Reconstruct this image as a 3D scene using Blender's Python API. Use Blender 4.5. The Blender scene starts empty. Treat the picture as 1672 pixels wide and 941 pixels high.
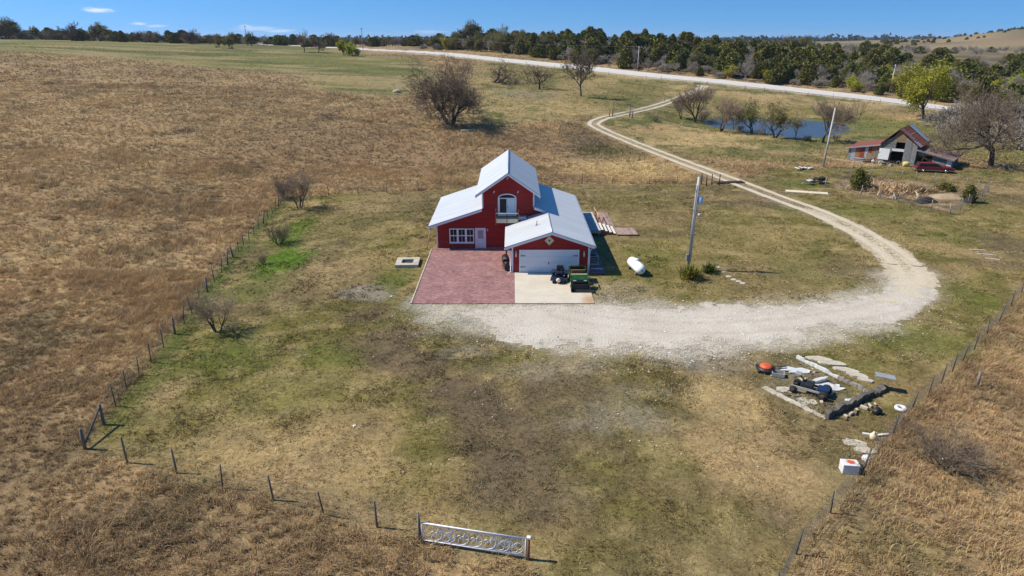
import bpy, math, random
import numpy as np
from mathutils import Vector, Matrix
random.seed(7)
PI = math.pi
SC = bpy.context.scene
COL = SC.collection
# ------------------------------------------------------------------ camera numbers
CAMH, F, PITCH = 18.5, 1060.0, math.radians(21.05)
CP, SP = math.cos(PITCH), math.sin(PITCH)

def ray(u, v):
    dx = (u - 836) / F
    dy = (470.5 - v) / F
    return dx, CP + dy * SP, -SP + dy * CP

def cp(u, v, Y):
    x, y, z = ray(u, v)
    return (x / y * Y, Y, CAMH + z / y * Y)

# ------------------------------------------------------------------ numpy noise
def _hash(ix, iy, seed):
    h = (ix.astype(np.int64) * 374761393 + iy.astype(np.int64) * 668265263 + seed * 974634777) & 0x7fffffff
    h = ((h ^ (h >> 13)) * 1274126177) & 0x7fffffff
    h = (h ^ (h >> 16)) & 0xffff
    return h / 65535.0

def vnoise(x, y, seed=0):
    x = np.asarray(x, float); y = np.asarray(y, float)
    ix = np.floor(x); iy = np.floor(y)
    fx = x - ix; fy = y - iy
    fx = fx * fx * (3 - 2 * fx); fy = fy * fy * (3 - 2 * fy)
    a = _hash(ix, iy, seed); b = _hash(ix + 1, iy, seed)
    c = _hash(ix, iy + 1, seed); d = _hash(ix + 1, iy + 1, seed)
    return (a * (1 - fx) + b * fx) * (1 - fy) + (c * (1 - fx) + d * fx) * fy

def fbm(x, y, seed=0, o=4):
    s = 0; a = 1; t = 0
    for i in range(o):
        s = s + a * vnoise(x, y, seed + i * 17); t += a
        x = x * 2.03 + 11.3; y = y * 2.03 - 7.1; a *= .52
    return s / t

def sst(a, b, x):
    t = np.clip((x - a) / (b - a), 0, 1)
    return t * t * (3 - 2 * t)

# ------------------------------------------------------------------ terrain
CPTS = []
for X in (-32, -15, 0, 20, 45):
    for Y in (0, 20, 40, 60, 80):
        CPTS.append((X, Y, 0))
CPTS += [(70, 20, 0), (75, 50, 0), (75, 80, 0), (60, 100, 0), (70, 105, 0), (60, 90, 0), (100, 95, 0), (-60, 20, .4), (-70, 50, 1.0),
         (-100, -100, 0), (100, -100, 0), (300, 0, -2), (-250, 0, 3), (200, 120, -1)]
CPTS += [cp(0, 300, 78), cp(0, 150, 160), cp(0, 85, 240), cp(0, 64, 400), cp(300, 250, 100), cp(300, 150, 172), cp(300, 110, 235),
         cp(300, 72, 390), cp(600, 150, 185), cp(600, 100, 285), cp(735, 205, 138), cp(850, 192, 149),
         cp(948, 157, 188), cp(880, 147, 205), cp(800, 135, 220), cp(1000, 190, 152), cp(965, 208, 140), cp(1200, 298, 88.5), cp(1070, 250, 112),
         cp(1140, 130, 245), cp(1040, 122, 262), cp(900, 105, 297), cp(640, 82, 380), cp(1452, 165, 201), cp(1600, 182, 185),
         cp(1260, 228, 133.5), cp(1150, 190, 170), cp(1300, 186, 177), cp(1380, 215, 145.5), cp(1525, 192, 160), cp(1615, 275, 99)]
CPTS += [(150, 260, 3), (110, 300, 7), (75, 320, 11.5), (40, 350, 14), (130, 360, 9.5), (250, 330, 6), (210, 450, 11), (320, 520, 8),
         (0, 420, 15.5), (-60, 480, 13), (100, 480, 12), (170, 700, 9), (400, 800, 8), (420, 300, 4)]
CPTS += [cp(1450, 69, 1000), cp(1300, 73, 900), cp(1450, 66, 1500), cp(1672, 47, 1000), cp(1600, 59, 1000), cp(1520, 72, 1000), cp(1672, 76, 740), cp(1500, 70, 1250), cp(1600, 60, 1250), cp(1672, 48, 1250), cp(1900, 20, 1050), cp(1800, 60, 800),
         (-300, 600, 13), (-500, 900, 10), (-100, 650, 11), (-450, 400, 17), (-420, 150, 11), (0, 1000, 9)]
for k in range(16):
    a = k * PI / 8
    CPTS.append((2600 * math.cos(a), 2600 * math.sin(a), 6.0)); CPTS.append((6000 * math.cos(a), 6000 * math.sin(a), 5.0))
CPTS = np.array(CPTS, float)
_S = 100.0
def _ker(dx, dy):
    return np.sqrt(dx * dx + dy * dy + (14 / _S) ** 2)
_px, _py = CPTS[:, 0] / _S, CPTS[:, 1] / _S
_n = len(CPTS)
_A = np.zeros((_n + 1, _n + 1))
_A[:_n, :_n] = _ker(_px[:, None] - _px[None], _py[:, None] - _py[None]) - np.eye(_n) * .02
_A[:_n, _n] = 1; _A[_n, :_n] = 1
_w = np.linalg.solve(_A, np.concatenate([CPTS[:, 2], [0]]))
def tps(x, y):
    x = np.asarray(x, float) / _S; y = np.asarray(y, float) / _S
    out = np.full(x.shape, _w[_n])
    for i in range(_n):
        out = out + _w[i] * _ker(x - _px[i], y - _py[i])
    return out

def rectdist(x, y, x0, x1, y0, y1):
    dx = np.maximum(np.maximum(x0 - x, x - x1), 0); dy = np.maximum(np.maximum(y0 - y, y - y1), 0)
    return np.hypot(dx, dy)

POND_C = None
def macro(x, y):
    z = tps(x, y)
    z = z * sst(0, 22, rectdist(x, y, -30, 62, 5, 92))
    return z

def axis(fine0, fine1, step, mid0, mid1, mstep, lo, hi):
    a = list(np.arange(fine0, fine1 + 1e-6, step))
    b = list(np.arange(a[-1] + mstep, mid1, mstep))
    c = []
    x = (b or a)[-1]; s = mstep
    while x < hi:
        s *= 1.13; x += s; c.append(x)
    d = list(np.arange(a[0] - mstep, mid0, -mstep))
    x = (d or a)[-1]; s = mstep; e = []
    while x > lo:
        s *= 1.13; x -= s; e.append(x)
    return np.array(sorted(e + d + a + b + c))
GX = axis(-62, 84, .45, -150, 190, 1.6, -6000, 6000)
GY = axis(9, 122, .45, 0, 300, 1.1, -600, 6500)
gx, gy = np.meshgrid(GX, GY)          # [j,i]

# polygons ------------------------------------------------------------------
def sdf_poly(x, y, P):
    """signed distance, negative inside"""
    P = np.asarray(P, float)
    d = np.full(x.shape, 1e18); ins = np.zeros(x.shape, bool)
    for i in range(len(P)):
        ax, ay = P[i]; bx, by = P[(i + 1) % len(P)]
        ex, ey = bx - ax, by - ay
        t = np.clip(((x - ax) * ex + (y - ay) * ey) / (ex * ex + ey * ey + 1e-12), 0, 1)
        d = np.minimum(d, (x - ax - t * ex) ** 2 + (y - ay - t * ey) ** 2)
        c = ((ay > y) != (by > y)) & (x < (bx - ax) * (y - ay) / ((by - ay) if by != ay else 1e-12) + ax)
        ins ^= c
    return np.where(ins, -1, 1) * np.sqrt(d)

def dist_line(x, y, P):
    d = np.full(np.shape(x), 1e18)
    for i in range(len(P) - 1):
        ax, ay = P[i][:2]; bx, by = P[i + 1][:2]
        ex, ey = bx - ax, by - ay
        t = np.clip(((x - ax) * ex + (y - ay) * ey) / (ex * ex + ey * ey + 1e-12), 0, 1)
        d = np.minimum(d, (x - ax - t * ex) ** 2 + (y - ay - t * ey) ** 2)
    return np.sqrt(d)

def smooth_line(P, step=1.0):
    P = [np.array(p[:2], float) for p in P]
    Q = [2 * P[0] - P[1]] + P + [2 * P[-1] - P[-2]]
    out = []
    for i in range(1, len(Q) - 2):
        p0, p1, p2, p3 = Q[i - 1:i + 3]
        n = max(2, int(np.linalg.norm(p2 - p1) / step))
        for k in range(n):
            t = k / n
            out.append(.5 * ((2 * p1) + (-p0 + p2) * t + (2 * p0 - 5 * p1 + 4 * p2 - p3) * t * t + (-p0 + 3 * p1 - 3 * p2 + p3) * t ** 3))
    out.append(P[-1])
    return np.array(out)

# first pass heights without micro relief, so that pixels can be turned into places
Hgrid = macro(gx, gy)
def H(x, y):
    x = np.asarray(x, float); y = np.asarray(y, float)
    i = np.clip(np.searchsorted(GX, x) - 1, 0, len(GX) - 2); j = np.clip(np.searchsorted(GY, y) - 1, 0, len(GY) - 2)
    fx = np.clip((x - GX[i]) / (GX[i + 1] - GX[i]), 0, 1); fy = np.clip((y - GY[j]) / (GY[j + 1] - GY[j]), 0, 1)
    return (Hgrid[j, i] * (1 - fx) + Hgrid[j, i + 1] * fx) * (1 - fy) + (Hgrid[j + 1, i] * (1 - fx) + Hgrid[j + 1, i + 1] * fx) * fy

_TS = 8.0 * (1.006 ** np.arange(1000))
def G(u, v):
    """the place on the ground that the photograph shows at pixel u, v"""
    x, y, z = ray(u, v)
    ts = _TS
    d = CAMH + z * ts - H(x * ts, y * ts)
    k = np.argmax(d < 0)
    if d[k] >= 0:
        k = np.argmin(d[:900])
        t = ts[k]
    else:
        a, b = ts[max(k - 1, 0)], ts[k]
        for _ in range(18):
            m = .5 * (a + b)
            if CAMH + z * m - float(H(x * m, y * m)) < 0: b = m
            else: a = m
        t = b
    X, Y = x * t, y * t
    return np.array([X, Y, float(H(X, Y))])
def GL(pts): return [G(u, v) for u, v in pts]
def depth(p): return p[1] * CP + (CAMH - p[2]) * SP

# ------------------------------------------------------------------ layout lines and areas
YARD = [p[:2] for p in GL([(126, 735), (170, 684), (230, 610), (300, 520), (375, 418), (435, 350), (468, 323), (560, 317), (700, 311), (800, 307), (940, 301), (1100, 300), (1205, 299),
        (1290, 268), (1345, 276), (1500, 268), (1672, 290), (1760, 310), (1760, 400), (1672, 470), (1590, 570), (1500, 660), (1440, 725), (1370, 810), (1300, 905),
        (1262, 1000), (1230, 1100), (900, 1100), (880, 925), (690, 885), (530, 842), (365, 798), (205, 757)])]
DRIVE_C = smooth_line(GL([(1425, 512), (1466, 494), (1489, 471), (1485, 446), (1462, 419), (1429, 396), (1390, 373), (1330, 346), (1270, 324), (1205, 299), (1130, 271), (1070, 248), (1020, 228), (985, 213),
        (970, 203), (984, 194), (1020, 186), (1070, 174), (1110, 160), (1140, 147), (1152, 139)]), .5)
APRON = [p[:2] for p in GL([(690, 499), (975, 498), (1050, 501), (1200, 503), (1330, 501), (1400, 488), (1450, 469), (1470, 452), (1505, 455), (1510, 470), (1488, 498), (1435, 522), (1350, 545),
        (1250, 562), (1100, 572), (950, 568), (860, 562), (790, 540), (700, 515)])]
ROAD_C = smooth_line([(320, -5), (230, 85), (165, 150)] + [tuple(G(u, v)[:2]) for u, v in ((1600, 183), (1452, 164), (1300, 147), (1140, 130), (1040, 121), (900, 106), (780, 94), (640, 83))] + [(-150, 452), (-330, 600)], 2.0)
POND = [p[:2] for p in GL([(1148, 194), (1170, 190), (1204, 188), (1260, 190), (1307, 194), (1350, 197), (1376, 200), (1385, 207), (1372, 216), (1336, 224.5), (1297, 224.5), (1267, 220), (1228, 213.5), (1190, 207.5), (1163, 201)])]
GARDEN = [p[:2] for p in GL([(1347, 305), (1393, 277), (1422, 287), (1471, 293), (1523, 299), (1578, 307), (1613, 313), (1590, 327), (1550, 350), (1466, 330), (1405, 318)])]
WATER_Z = -0.75
FOUND = [p[:2] for p in GL([(1296, 586), (1424, 648), (1349, 686), (1236, 629)])]

# second pass: level the pond, give the prairie a lumpy relief
pz = sdf_poly(gx, gy, POND)
ydist = sdf_poly(gx, gy, YARD)
rd = dist_line(gx, gy, ROAD_C[::3])
dd = dist_line(gx, gy, DRIVE_C[::6])
wp = sst(14, 2, pz)
Hgrid = Hgrid * (1 - wp) + (WATER_Z + .15) * wp
Hgrid = Hgrid - sst(1.0, -5, pz) * 1.5 - sst(1.2, -.4, pz) * .45
away = sst(2.5, 6, dd) * sst(5, 10, rd) * sst(1, 6, pz)
lump = (fbm(gx / 1.3, gy / 1.3, 5, 2) - .5) * .36 + (fbm(gx / 14, gy / 14, 9, 2) - .5) * .6
Hgrid = Hgrid + lump * away * sst(.3, 3.5, ydist) * sst(900, 300, np.hypot(gx, gy))
Hgrid = Hgrid + (fbm(gx / 1.3, gy / 1.3, 15, 2) - .5) * .07 * sst(.5, -2, ydist) * away * sst(3, 5, rectdist(gx, gy, -9, 12, 44, 72)) * sst(0, 2, sdf_poly(gx, gy, APRON))
Hgrid = Hgrid - 0
# ditch beside the county road, road bed a little proud
Hgrid = Hgrid - np.exp(-((rd - 10) / 2.2) ** 2) * .5

# ------------------------------------------------------------------ land cover (albedo, tall grass, green share)
def blend(col, c, w): return col * (1 - w[:, None]) + np.array(c)[None] * w[:, None]

def blob(u, v, ru, rv):
    c = G(u, v); d = depth(c); ang = math.atan2(CAMH - c[2], c[1])
    return c[0], c[1], ru * d / F, min(rv * d / (F * math.sin(max(ang, .03))), ru * d / F * 4)
GREEN, DGREEN, OLIVE = (.092, .116, .018), (.064, .082, .018), (.165, .140, .046)
TAN, STRAW, BROWN, EARTH = (.370, .256, .130), (.46, .33, .16), (.160, .108, .062), (.115, .083, .054)
GREY, RUST, ROCK = (.25, .215, .17), (.242, .154, .084), (.42, .375, .31)
BLOBS = [(u, v, ru, rv, c, s, blob(u, v, ru, rv)) for (u, v, ru, rv, c, s) in [
    # prairie west and south
    (60, 700, 160, 120, BROWN, .35), (330, 880, 380, 90, BROWN, .4), (60, 880, 200, 90, BROWN, .3), (150, 800, 90, 40, TAN, .5), (200, 230, 260, 50, TAN, .55), (100, 420, 140, 70, TAN, .15),
    (520, 220, 220, 26, BROWN, .3), (560, 255, 190, 30, RUST, .45), (230, 470, 130, 70, TAN, .25), (760, 245, 200, 26, RUST, .5), (300, 215, 25, 6, EARTH, .7), (535, 190, 18, 6, EARTH, .8), (300, 330, 160, 30, BROWN, .3),
    (1025, 278, 110, 20, STRAW, 1), (860, 287, 140, 10, TAN, .6), (900, 290, 100, 9, BROWN, .4), (960, 232, 60, 20, EARTH, .75), (870, 230, 60, 16, BROWN, .5), (1000, 245, 60, 12, DGREEN, .5), (950, 210, 60, 6, BROWN, .7),
    (840, 165, 90, 18, STRAW, .5), (860, 153, 60, 6, GREY, .6), (900, 130, 120, 22, OLIVE, .5), (990, 165, 60, 12, GREEN, .45), (1040, 150, 70, 10, OLIVE, .7), (940, 140, 50, 14, TAN, .4),
    (1600, 700, 110, 130, RUST, .5), (1560, 740, 55, 50, BROWN, .75), (1640, 620, 60, 60, RUST, .45), (1450, 900, 130, 50, OLIVE, .32), (1640, 830, 60, 30, TAN, .6), (1500, 850, 90, 30, TAN, .3), (1460, 700, 30, 50, BROWN, .6),
    # meadow and pond banks
    (1130, 225, 110, 18, STRAW, .75), (1180, 250, 60, 10, GREEN, .5), (1060, 215, 40, 10, RUST, .35), (1120, 195, 40, 7, GREEN, .6), (1280, 232, 110, 6, DGREEN, .7), (1250, 170, 140, 12, TAN, .6), (1180, 165, 60, 7, OLIVE, .8),
    (1300, 182, 90, 6, OLIVE, .7), (1430, 205, 60, 22, GREEN, .6), (1420, 190, 40, 8, OLIVE, .5), (1250, 258, 60, 8, GREEN, .6), (1320, 262, 40, 8, DGREEN, .5), (1640, 255, 60, 30, GREEN, .5), (1480, 185, 60, 12, RUST, .4),
    # mown yard
    (480, 378, 30, 38, (.085, .150, .012), 1), (455, 425, 50, 26, (.085, .150, .012), 1), (395, 590, 90, 30, GREEN, .5), (415, 470, 45, 24, GREEN, .6), (385, 560, 110, 40, GREEN, .6), (545, 578, 80, 26, GREEN, .7), (250, 640, 40, 60, GREEN, .6), (330, 600, 60, 40, GREEN, .35),
    (480, 640, 120, 40, GREEN, .35), (640, 462, 30, 30, GREEN, .8), (660, 505, 40, 16, DGREEN, .6), (560, 370, 90, 30, OLIVE, .5), (580, 335, 140, 12, STRAW, .25), (600, 480, 50, 14, GREY, .85), (560, 440, 60, 24, TAN, .4),
    (600, 515, 60, 20, EARTH, .7), (640, 550, 75, 28, EARTH, .75), (690, 590, 85, 36, EARTH, .8), (755, 650, 100, 50, EARTH, .85), (820, 715, 110, 55, EARTH, .75), (880, 800, 150, 60, EARTH, .75), (960, 720, 110, 50, EARTH, .55), (930, 650, 90, 40, EARTH, .5), (1090, 800, 130, 50, BROWN, .5),
    (1010, 680, 110, 38, GREY, .6), (1050, 640, 80, 20, GREY, .5), (900, 600, 130, 22, GREY, .5), (840, 585, 70, 12, GREEN, .45), (730, 540, 60, 26, ROCK, .5), (760, 575, 60, 18, GREY, .5), (1150, 590, 120, 18, GREY, .55),
    (560, 720, 140, 60, TAN, .35), (600, 770, 110, 40, STRAW, .22), (280, 690, 80, 40, OLIVE, .6), (270, 640, 40, 30, TAN, .6), (420, 740, 130, 50, TAN, .35), (640, 850, 110, 35, TAN, .35),
    (1180, 660, 100, 42, STRAW, .62), (1230, 750, 120, 90, TAN, .85), (1120, 650, 40, 20, STRAW, .35), (1270, 840, 40, 30, EARTH, .6), (1130, 860, 160, 50, OLIVE, .3), (1000, 860, 110, 50, BROWN, .35),
    (1360, 555, 110, 24, OLIVE, .5), (1500, 555, 110, 34, GREEN, .6), (1600, 490, 60, 34, GREEN, .5), (1440, 600, 80, 20, GREEN, .3), (1330, 585, 60, 18, GREEN, .25), (1380, 640, 60, 22, GREEN, .35), (1460, 690, 40, 22, BROWN, .6),
    (1040, 330, 90, 18, OLIVE, .6), (1100, 355, 90, 20, BROWN, .35), (1180, 380, 80, 22, OLIVE, .55), (1230, 450, 120, 30, EARTH, .3), (1330, 440, 90, 30, GREEN, .3), (1060, 420, 60, 30, GREEN, .4), (1030, 475, 60, 22, GREY, .4), (1000, 450, 25, 10, GREEN, .6),
    (1120, 470, 90, 26, OLIVE, .4), (1240, 330, 70, 10, EARTH, .5), (1180, 322, 60, 7, STRAW, .4), (1390, 440, 60, 30, EARTH, .45), (1300, 380, 80, 18, STRAW, .3), (1400, 345, 120, 12, GREEN, .6), (1480, 362, 90, 12, OLIVE, .6), (1560, 385, 80, 14, GREEN, .4),
    (1640, 400, 60, 26, EARTH, .75), (1560, 410, 60, 14, TAN, .5), (1620, 350, 50, 20, OLIVE, .4), (1300, 300, 60, 8, GREEN, .7), (1240, 300, 40, 6, OLIVE, .6), (1620, 430, 50, 12, EARTH, .5), (1520, 440, 50, 16, BROWN, .35),
    (1480, 282, 120, 6, OLIVE, .5), (1630, 310, 50, 8, TAN, .5), (1640, 285, 60, 8, GREEN, .6), (1420, 270, 50, 4, STRAW, .5),
]]
WESTF = YARD[:7]
FARGREEN = [p[:2] for p in GL([(-200, 84), (0, 86), (150, 96), (300, 111), (400, 120), (480, 126), (560, 150), (650, 160), (700, 140), (720, 112), (690, 95), (600, 88), (540, 84)])] + [(-120, 520), (-600, 700), (-700, 300)]
BACK = [p[:2] for p in GL([(300, 260), (480, 205), (700, 200), (830, 205), (960, 190), (1000, 215), (1200, 296), (1100, 299), (940, 299), (700, 309), (470, 320)])]
WOODS = [(180, 165), (128, 215), (82, 262), (20, 325), (-60, 400), (-60, 620), (200, 620), (420, 420), (330, 150)]

def cover(x, y, full=True):
    """albedo (n,3), tall-grass share (n), for places x, y"""
    x = np.asarray(x, float); y = np.asarray(y, float)
    nA = fbm(x / 16, y / 16, 21, 4); nB = fbm(x / 4, y / 4, 33, 4); nC = fbm(x / 1.1, y / 1.1, 47, 3); nD = fbm(x / 45, y / 45, 55, 3)
    wx = x + (nB - .5) * 3; wy = y + (fbm(x / 4 + 50, y / 4, 34, 3) - .5) * 3
    col = np.tile(np.array(TAN), (len(x), 1))
    col = blend(col, BROWN, sst(.42, .70, nA) * .35)
    col = blend(col, RUST, sst(.45, .7, nB) * .5)
    col = blend(col, STRAW, sst(.55, .75, fbm(x / 6 + 9, y / 6, 61, 4)) * .3)
    col = blend(col, (.135, .112, .058), sst(.52, .70, fbm(x / 3 + 31, y / 3, 63, 3)) * .55)
    tall = np.ones(len(x))
    # far pasture
    s = sdf_poly(wx, wy, FARGREEN) + (nD - .5) * 30
    w = sst(6, -10, s)
    fg = np.tile(np.array((.155, .150, .050)), (len(x), 1))
    fg = blend(fg, (.29, .225, .11), sst(.45, .66, fbm(x / 38, y / 14, 72, 4)) * .9)
    fg = blend(fg, (.085, .098, .028), sst(.48, .68, fbm(x / 34 + 4, y / 11, 71, 4)) * .8)
    col = col * (1 - w[:, None]) + fg * w[:, None]; tall = tall * (1 - .85 * w)
    # meadow right of the house beyond the yard
    m = sst(-30, 0, x) * sst(100, 125, y) * sst(330, 300, x + y)
    md = np.tile(np.array((.23, .185, .085)), (len(x), 1))
    md = blend(md, (.085, .105, .025), sst(.48, .62, nB) * .8)
    md = blend(md, STRAW, sst(.5, .66, nA) * .6)
    m2 = m * sst(-4, 4, sdf_poly(x, y, BACK)); m2 = m2 * sst(-8, 8, x - (-20))
    col = col * (1 - m2[:, None]) + md * m2[:, None]; tall = tall * (1 - .6 * m2)
    # far country
    far = sst(480, 620, np.hypot(x, y)) * (1 - w * sst(900, 600, np.hypot(x, y)))
    fc = np.tile(np.array((.24, .175, .105)), (len(x), 1))
    fc = blend(fc, (.13, .105, .07), sst(.45, .62, fbm(x / 160, y / 160, 81, 4)) * .8)
    fc = blend(fc, (.30, .235, .125), sst(.5, .65, fbm(x / 220 + 3, y / 90, 85, 3)) * .7)
    fc = blend(fc, (.12, .10, .06), sst(.5, .66, fbm(x / 55, y / 40, 87, 4)) * .75)
    fc = blend(fc, (.045, .05, .04), sst(1700, 2600, np.hypot(x, y)) * .85)
    col = col * (1 - far[:, None]) + fc * far[:, None]; tall = tall * (1 - far)
    # wood floor
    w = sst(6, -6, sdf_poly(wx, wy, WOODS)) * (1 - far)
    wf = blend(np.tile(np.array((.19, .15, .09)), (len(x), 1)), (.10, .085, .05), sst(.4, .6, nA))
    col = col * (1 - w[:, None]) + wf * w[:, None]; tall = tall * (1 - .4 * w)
    # mown yard
    yd = sdf_poly(x + (nB - .5) * 1.2, y + (nC - .5) * .8, YARD)
    w = sst(.5, -.5, yd)
    lawn = np.tile(np.array((.235, .176, .070)), (len(x), 1))
    lawn = blend(lawn, (.112, .104, .024), sst(.47, .62, nB) * .75)
    lawn = blend(lawn, (.135, .100, .054), sst(.5, .66, nA) * .65)
    lawn = blend(lawn, (.33, .255, .12), sst(.52, .72, nC) * .55)
    col = col * (1 - w[:, None]) + lawn * w[:, None]
    tall = np.where(yd < .1, 0, tall)
    fl = dist_line(x, y, WESTF); col = blend(col, (.075, .105, .02), sst(1.9, .5, fl + (nC - .5) * 1.2) * w * .7 * (y > 28))
    for (u, v, ru, rv, c, s, (cx, cy, rx, ry)) in BLOBS:
        mk = (np.abs(x - cx) < rx * 1.9) & (np.abs(y - cy) < ry * 1.9)
        if not mk.any(): continue
        r = np.hypot((x[mk] - cx) / rx, (y[mk] - cy) / ry) + (nB[mk] - .5) * 1.5 + (nC[mk] - .5) * .7
        wv = sst(1.25, .35, r) * s
        col[mk] = blend(col[mk], c, wv)
    # garden plot
    fi = sst(.3, -.5, sdf_poly(x + (nC - .5), y + (nC - .5), FOUND)); col = blend(col, (.20, .17, .11), fi * .6 * sst(.3, .6, nC + .1))
    w = sst(.3, -.8, sdf_poly(wx * .3 + x * .7, wy * .3 + y * .7, GARDEN))
    gd = blend(np.tile(np.array((.19, .135, .085)), (len(x), 1)), (.30, .22, .13), sst(.4, .65, nC))
    gd = blend(gd, EARTH, sst(.5, .7, nB) * .7)
    col = col * (1 - w[:, None] * .9) + gd * w[:, None] * .9
    # thin gravel spilling from the drive
    ap = sdf_poly(x, y, APRON) + (nB - .5) * 3.5 + (nC - .5) * 2.2
    col = blend(col, (.44, .395, .325), sst(2.2, -.3, ap) * .85)
    dl = dist_line(x, y, DRIVE_C[::4]) + (nB - .5) * 1.2 + (nC - .5) * .9
    col = blend(col, (.36, .30, .21), sst(2.5, .7, dl) * .55)
    rl = dist_line(x, y, ROAD_C[::3]) + (nB - .5) * 1.5
    col = blend(col, (.46, .41, .35), sst(8.0, 5.8, rl))
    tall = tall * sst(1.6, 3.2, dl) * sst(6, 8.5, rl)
    # wet pond edge
    ps = sdf_poly(x, y, POND) + (nB - .5) * 2
    col = blend(col, (.10, .085, .04), sst(1.5, -.5, ps) * .8)
    col = blend(col, (.13, .15, .04), np.exp(-((ps - 2.5) / 2) ** 2) * .4)
    tall = tall * sst(.3, 1.5, ps)
    return col, tall, yd
# ------------------------------------------------------------------ materials
MATS = {}
def nmat(name):
    m = bpy.data.materials.new(name); m.use_nodes = True
    nt = m.node_tree; nt.nodes.clear()
    out = nt.nodes.new('ShaderNodeOutputMaterial'); b = nt.nodes.new('ShaderNodeBsdfPrincipled')
    nt.links.new(b.outputs[0], out.inputs[0])
    MATS[name] = m
    return m, nt, b
def node(nt, t, **kw):
    n = nt.nodes.new(t)
    for k, v in kw.items():
        if k.startswith('i_'):
            n.inputs[k[2:].replace('_', ' ')].default_value = v
        else: setattr(n, k, v)
    return n
def L(nt, a, b): nt.links.new(a, b)
def mathn(nt, op, a, b=None):
    n = nt.nodes.new('ShaderNodeMath'); n.operation = op
    for i, x in enumerate((a, b)):
        if x is None: continue
        if hasattr(x, 'is_linked'): L(nt, x, n.inputs[i])
        else: n.inputs[i].default_value = x
    return n.outputs[0]
def mixc(nt, fac, a, b, mode='MIX'):
    n = nt.nodes.new('ShaderNodeMix'); n.data_type = 'RGBA'; n.blend_type = mode
    for s, x in ((0, fac), (6, a), (7, b)):
        if hasattr(x, 'is_linked'): L(nt, x, n.inputs[s])
        else: n.inputs[s].default_value = x if s == 0 else (*x, 1) if len(x) == 3 else x
    return n.outputs[2]
def noise(nt, vec, scale, detail=4, rough=.6):
    n = node(nt, 'ShaderNodeTexNoise'); n.inputs['Scale'].default_value = scale; n.inputs['Detail'].default_value = detail
    n.inputs['Roughness'].default_value = rough
    if vec is not None: L(nt, vec, n.inputs['Vector'])
    return n.outputs['Fac']
def maprange(nt, x, a, b, c=0, d=1, smooth=False):
    n = nt.nodes.new('ShaderNodeMapRange')
    if smooth: n.interpolation_type = 'SMOOTHSTEP'
    L(nt, x, n.inputs[0])
    for i, v in enumerate((a, b, c, d)): n.inputs[i + 1].default_value = v
    return n.outputs[0]
def coords(nt, kind='Object'):
    return nt.nodes.new('ShaderNodeTexCoord').outputs[kind]
def bumpn(nt, b, h, strength=.4, dist=.02):
    n = nt.nodes.new('ShaderNodeBump'); n.inputs['Strength'].default_value = strength; n.inputs['Distance'].default_value = dist
    L(nt, h, n.inputs['Height']); L(nt, n.outputs[0], b.inputs['Normal'])
def scaled(nt, vec, s):
    n = nt.nodes.new('ShaderNodeMapping'); n.inputs['Scale'].default_value = s; L(nt, vec, n.inputs[0]); return n.outputs[0]

def simple(name, col, rough=.6, metal=0, var=.22, scale=3.0, dirt=None, dirt_amt=.5, bump=.15, spec=.4, stretch=(1, 1, 1), rand=0):
    """a surface with mottled colour, worn patches of a second colour and a fine relief"""
    m, nt, b = nmat(name)
    v = scaled(nt, coords(nt), stretch)
    n1 = noise(nt, v, scale, 5, .65)
    lo = tuple(c * (1 - var) for c in col); hi = tuple(min(1, c * (1 + var)) for c in col)
    c = mixc(nt, maprange(nt, n1, .3, .7), lo, hi)
    if dirt:
        n2 = noise(nt, v, scale * .45 + .31, 6, .7)
        c = mixc(nt, maprange(nt, n2, .62 - .25 * dirt_amt, .78 - .2 * dirt_amt), c, dirt)
    if rand:
        oi = nt.nodes.new('ShaderNodeObjectInfo').outputs['Random']
        hs = node(nt, 'ShaderNodeHueSaturation'); L(nt, c, hs.inputs['Color']); L(nt, maprange(nt, oi, 0, 1, 1 - rand, 1 + rand), hs.inputs['Value']); c = hs.outputs[0]
    L(nt, c, b.inputs['Base Color'])
    b.inputs['Roughness'].default_value = rough; b.inputs['Metallic'].default_value = metal
    b.inputs['Specular IOR Level'].default_value = spec
    if bump: bumpn(nt, b, noise(nt, v, scale * 6, 4), bump, .02)
    return m

def attr_mat(name, rough=.9, var=.3, scale=4, spec=.12, rand=0, trans=0):
    """colour comes from the mesh's own colour attribute (the kind of plant), with small mottling"""
    m, nt, b = nmat(name)
    a = node(nt, 'ShaderNodeAttribute', attribute_name='Col').outputs['Color']
    n1 = noise(nt, coords(nt), scale, 4)
    c = mixc(nt, 1.0, a, mixc(nt, n1, (1 - var,) * 3, (1 + var,) * 3), 'MULTIPLY')
    if rand:
        oi = nt.nodes.new('ShaderNodeObjectInfo').outputs['Random']
        hs = node(nt, 'ShaderNodeHueSaturation'); L(nt, c, hs.inputs['Color'])
        L(nt, maprange(nt, oi, 0, 1, 1 - rand, 1 + rand), hs.inputs['Value'])
        L(nt, maprange(nt, mathn(nt, 'FRACT', mathn(nt, 'MULTIPLY', oi, 7.3)), 0, 1, .47, .515), hs.inputs['Hue'])
        c = hs.outputs[0]
    L(nt, c, b.inputs['Base Color'])
    b.inputs['Roughness'].default_value = rough; b.inputs['Specular IOR Level'].default_value = spec
    if trans:
        out = [n for n in nt.nodes if n.type == 'OUTPUT_MATERIAL'][0]
        t = node(nt, 'ShaderNodeBsdfTranslucent'); L(nt, c, t.inputs[0])
        mx = node(nt, 'ShaderNodeMixShader'); mx.inputs[0].default_value = trans
        L(nt, b.outputs[0], mx.inputs[1]); L(nt, t.outputs[0], mx.inputs[2]); L(nt, mx.outputs[0], out.inputs[0])
    return m

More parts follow.
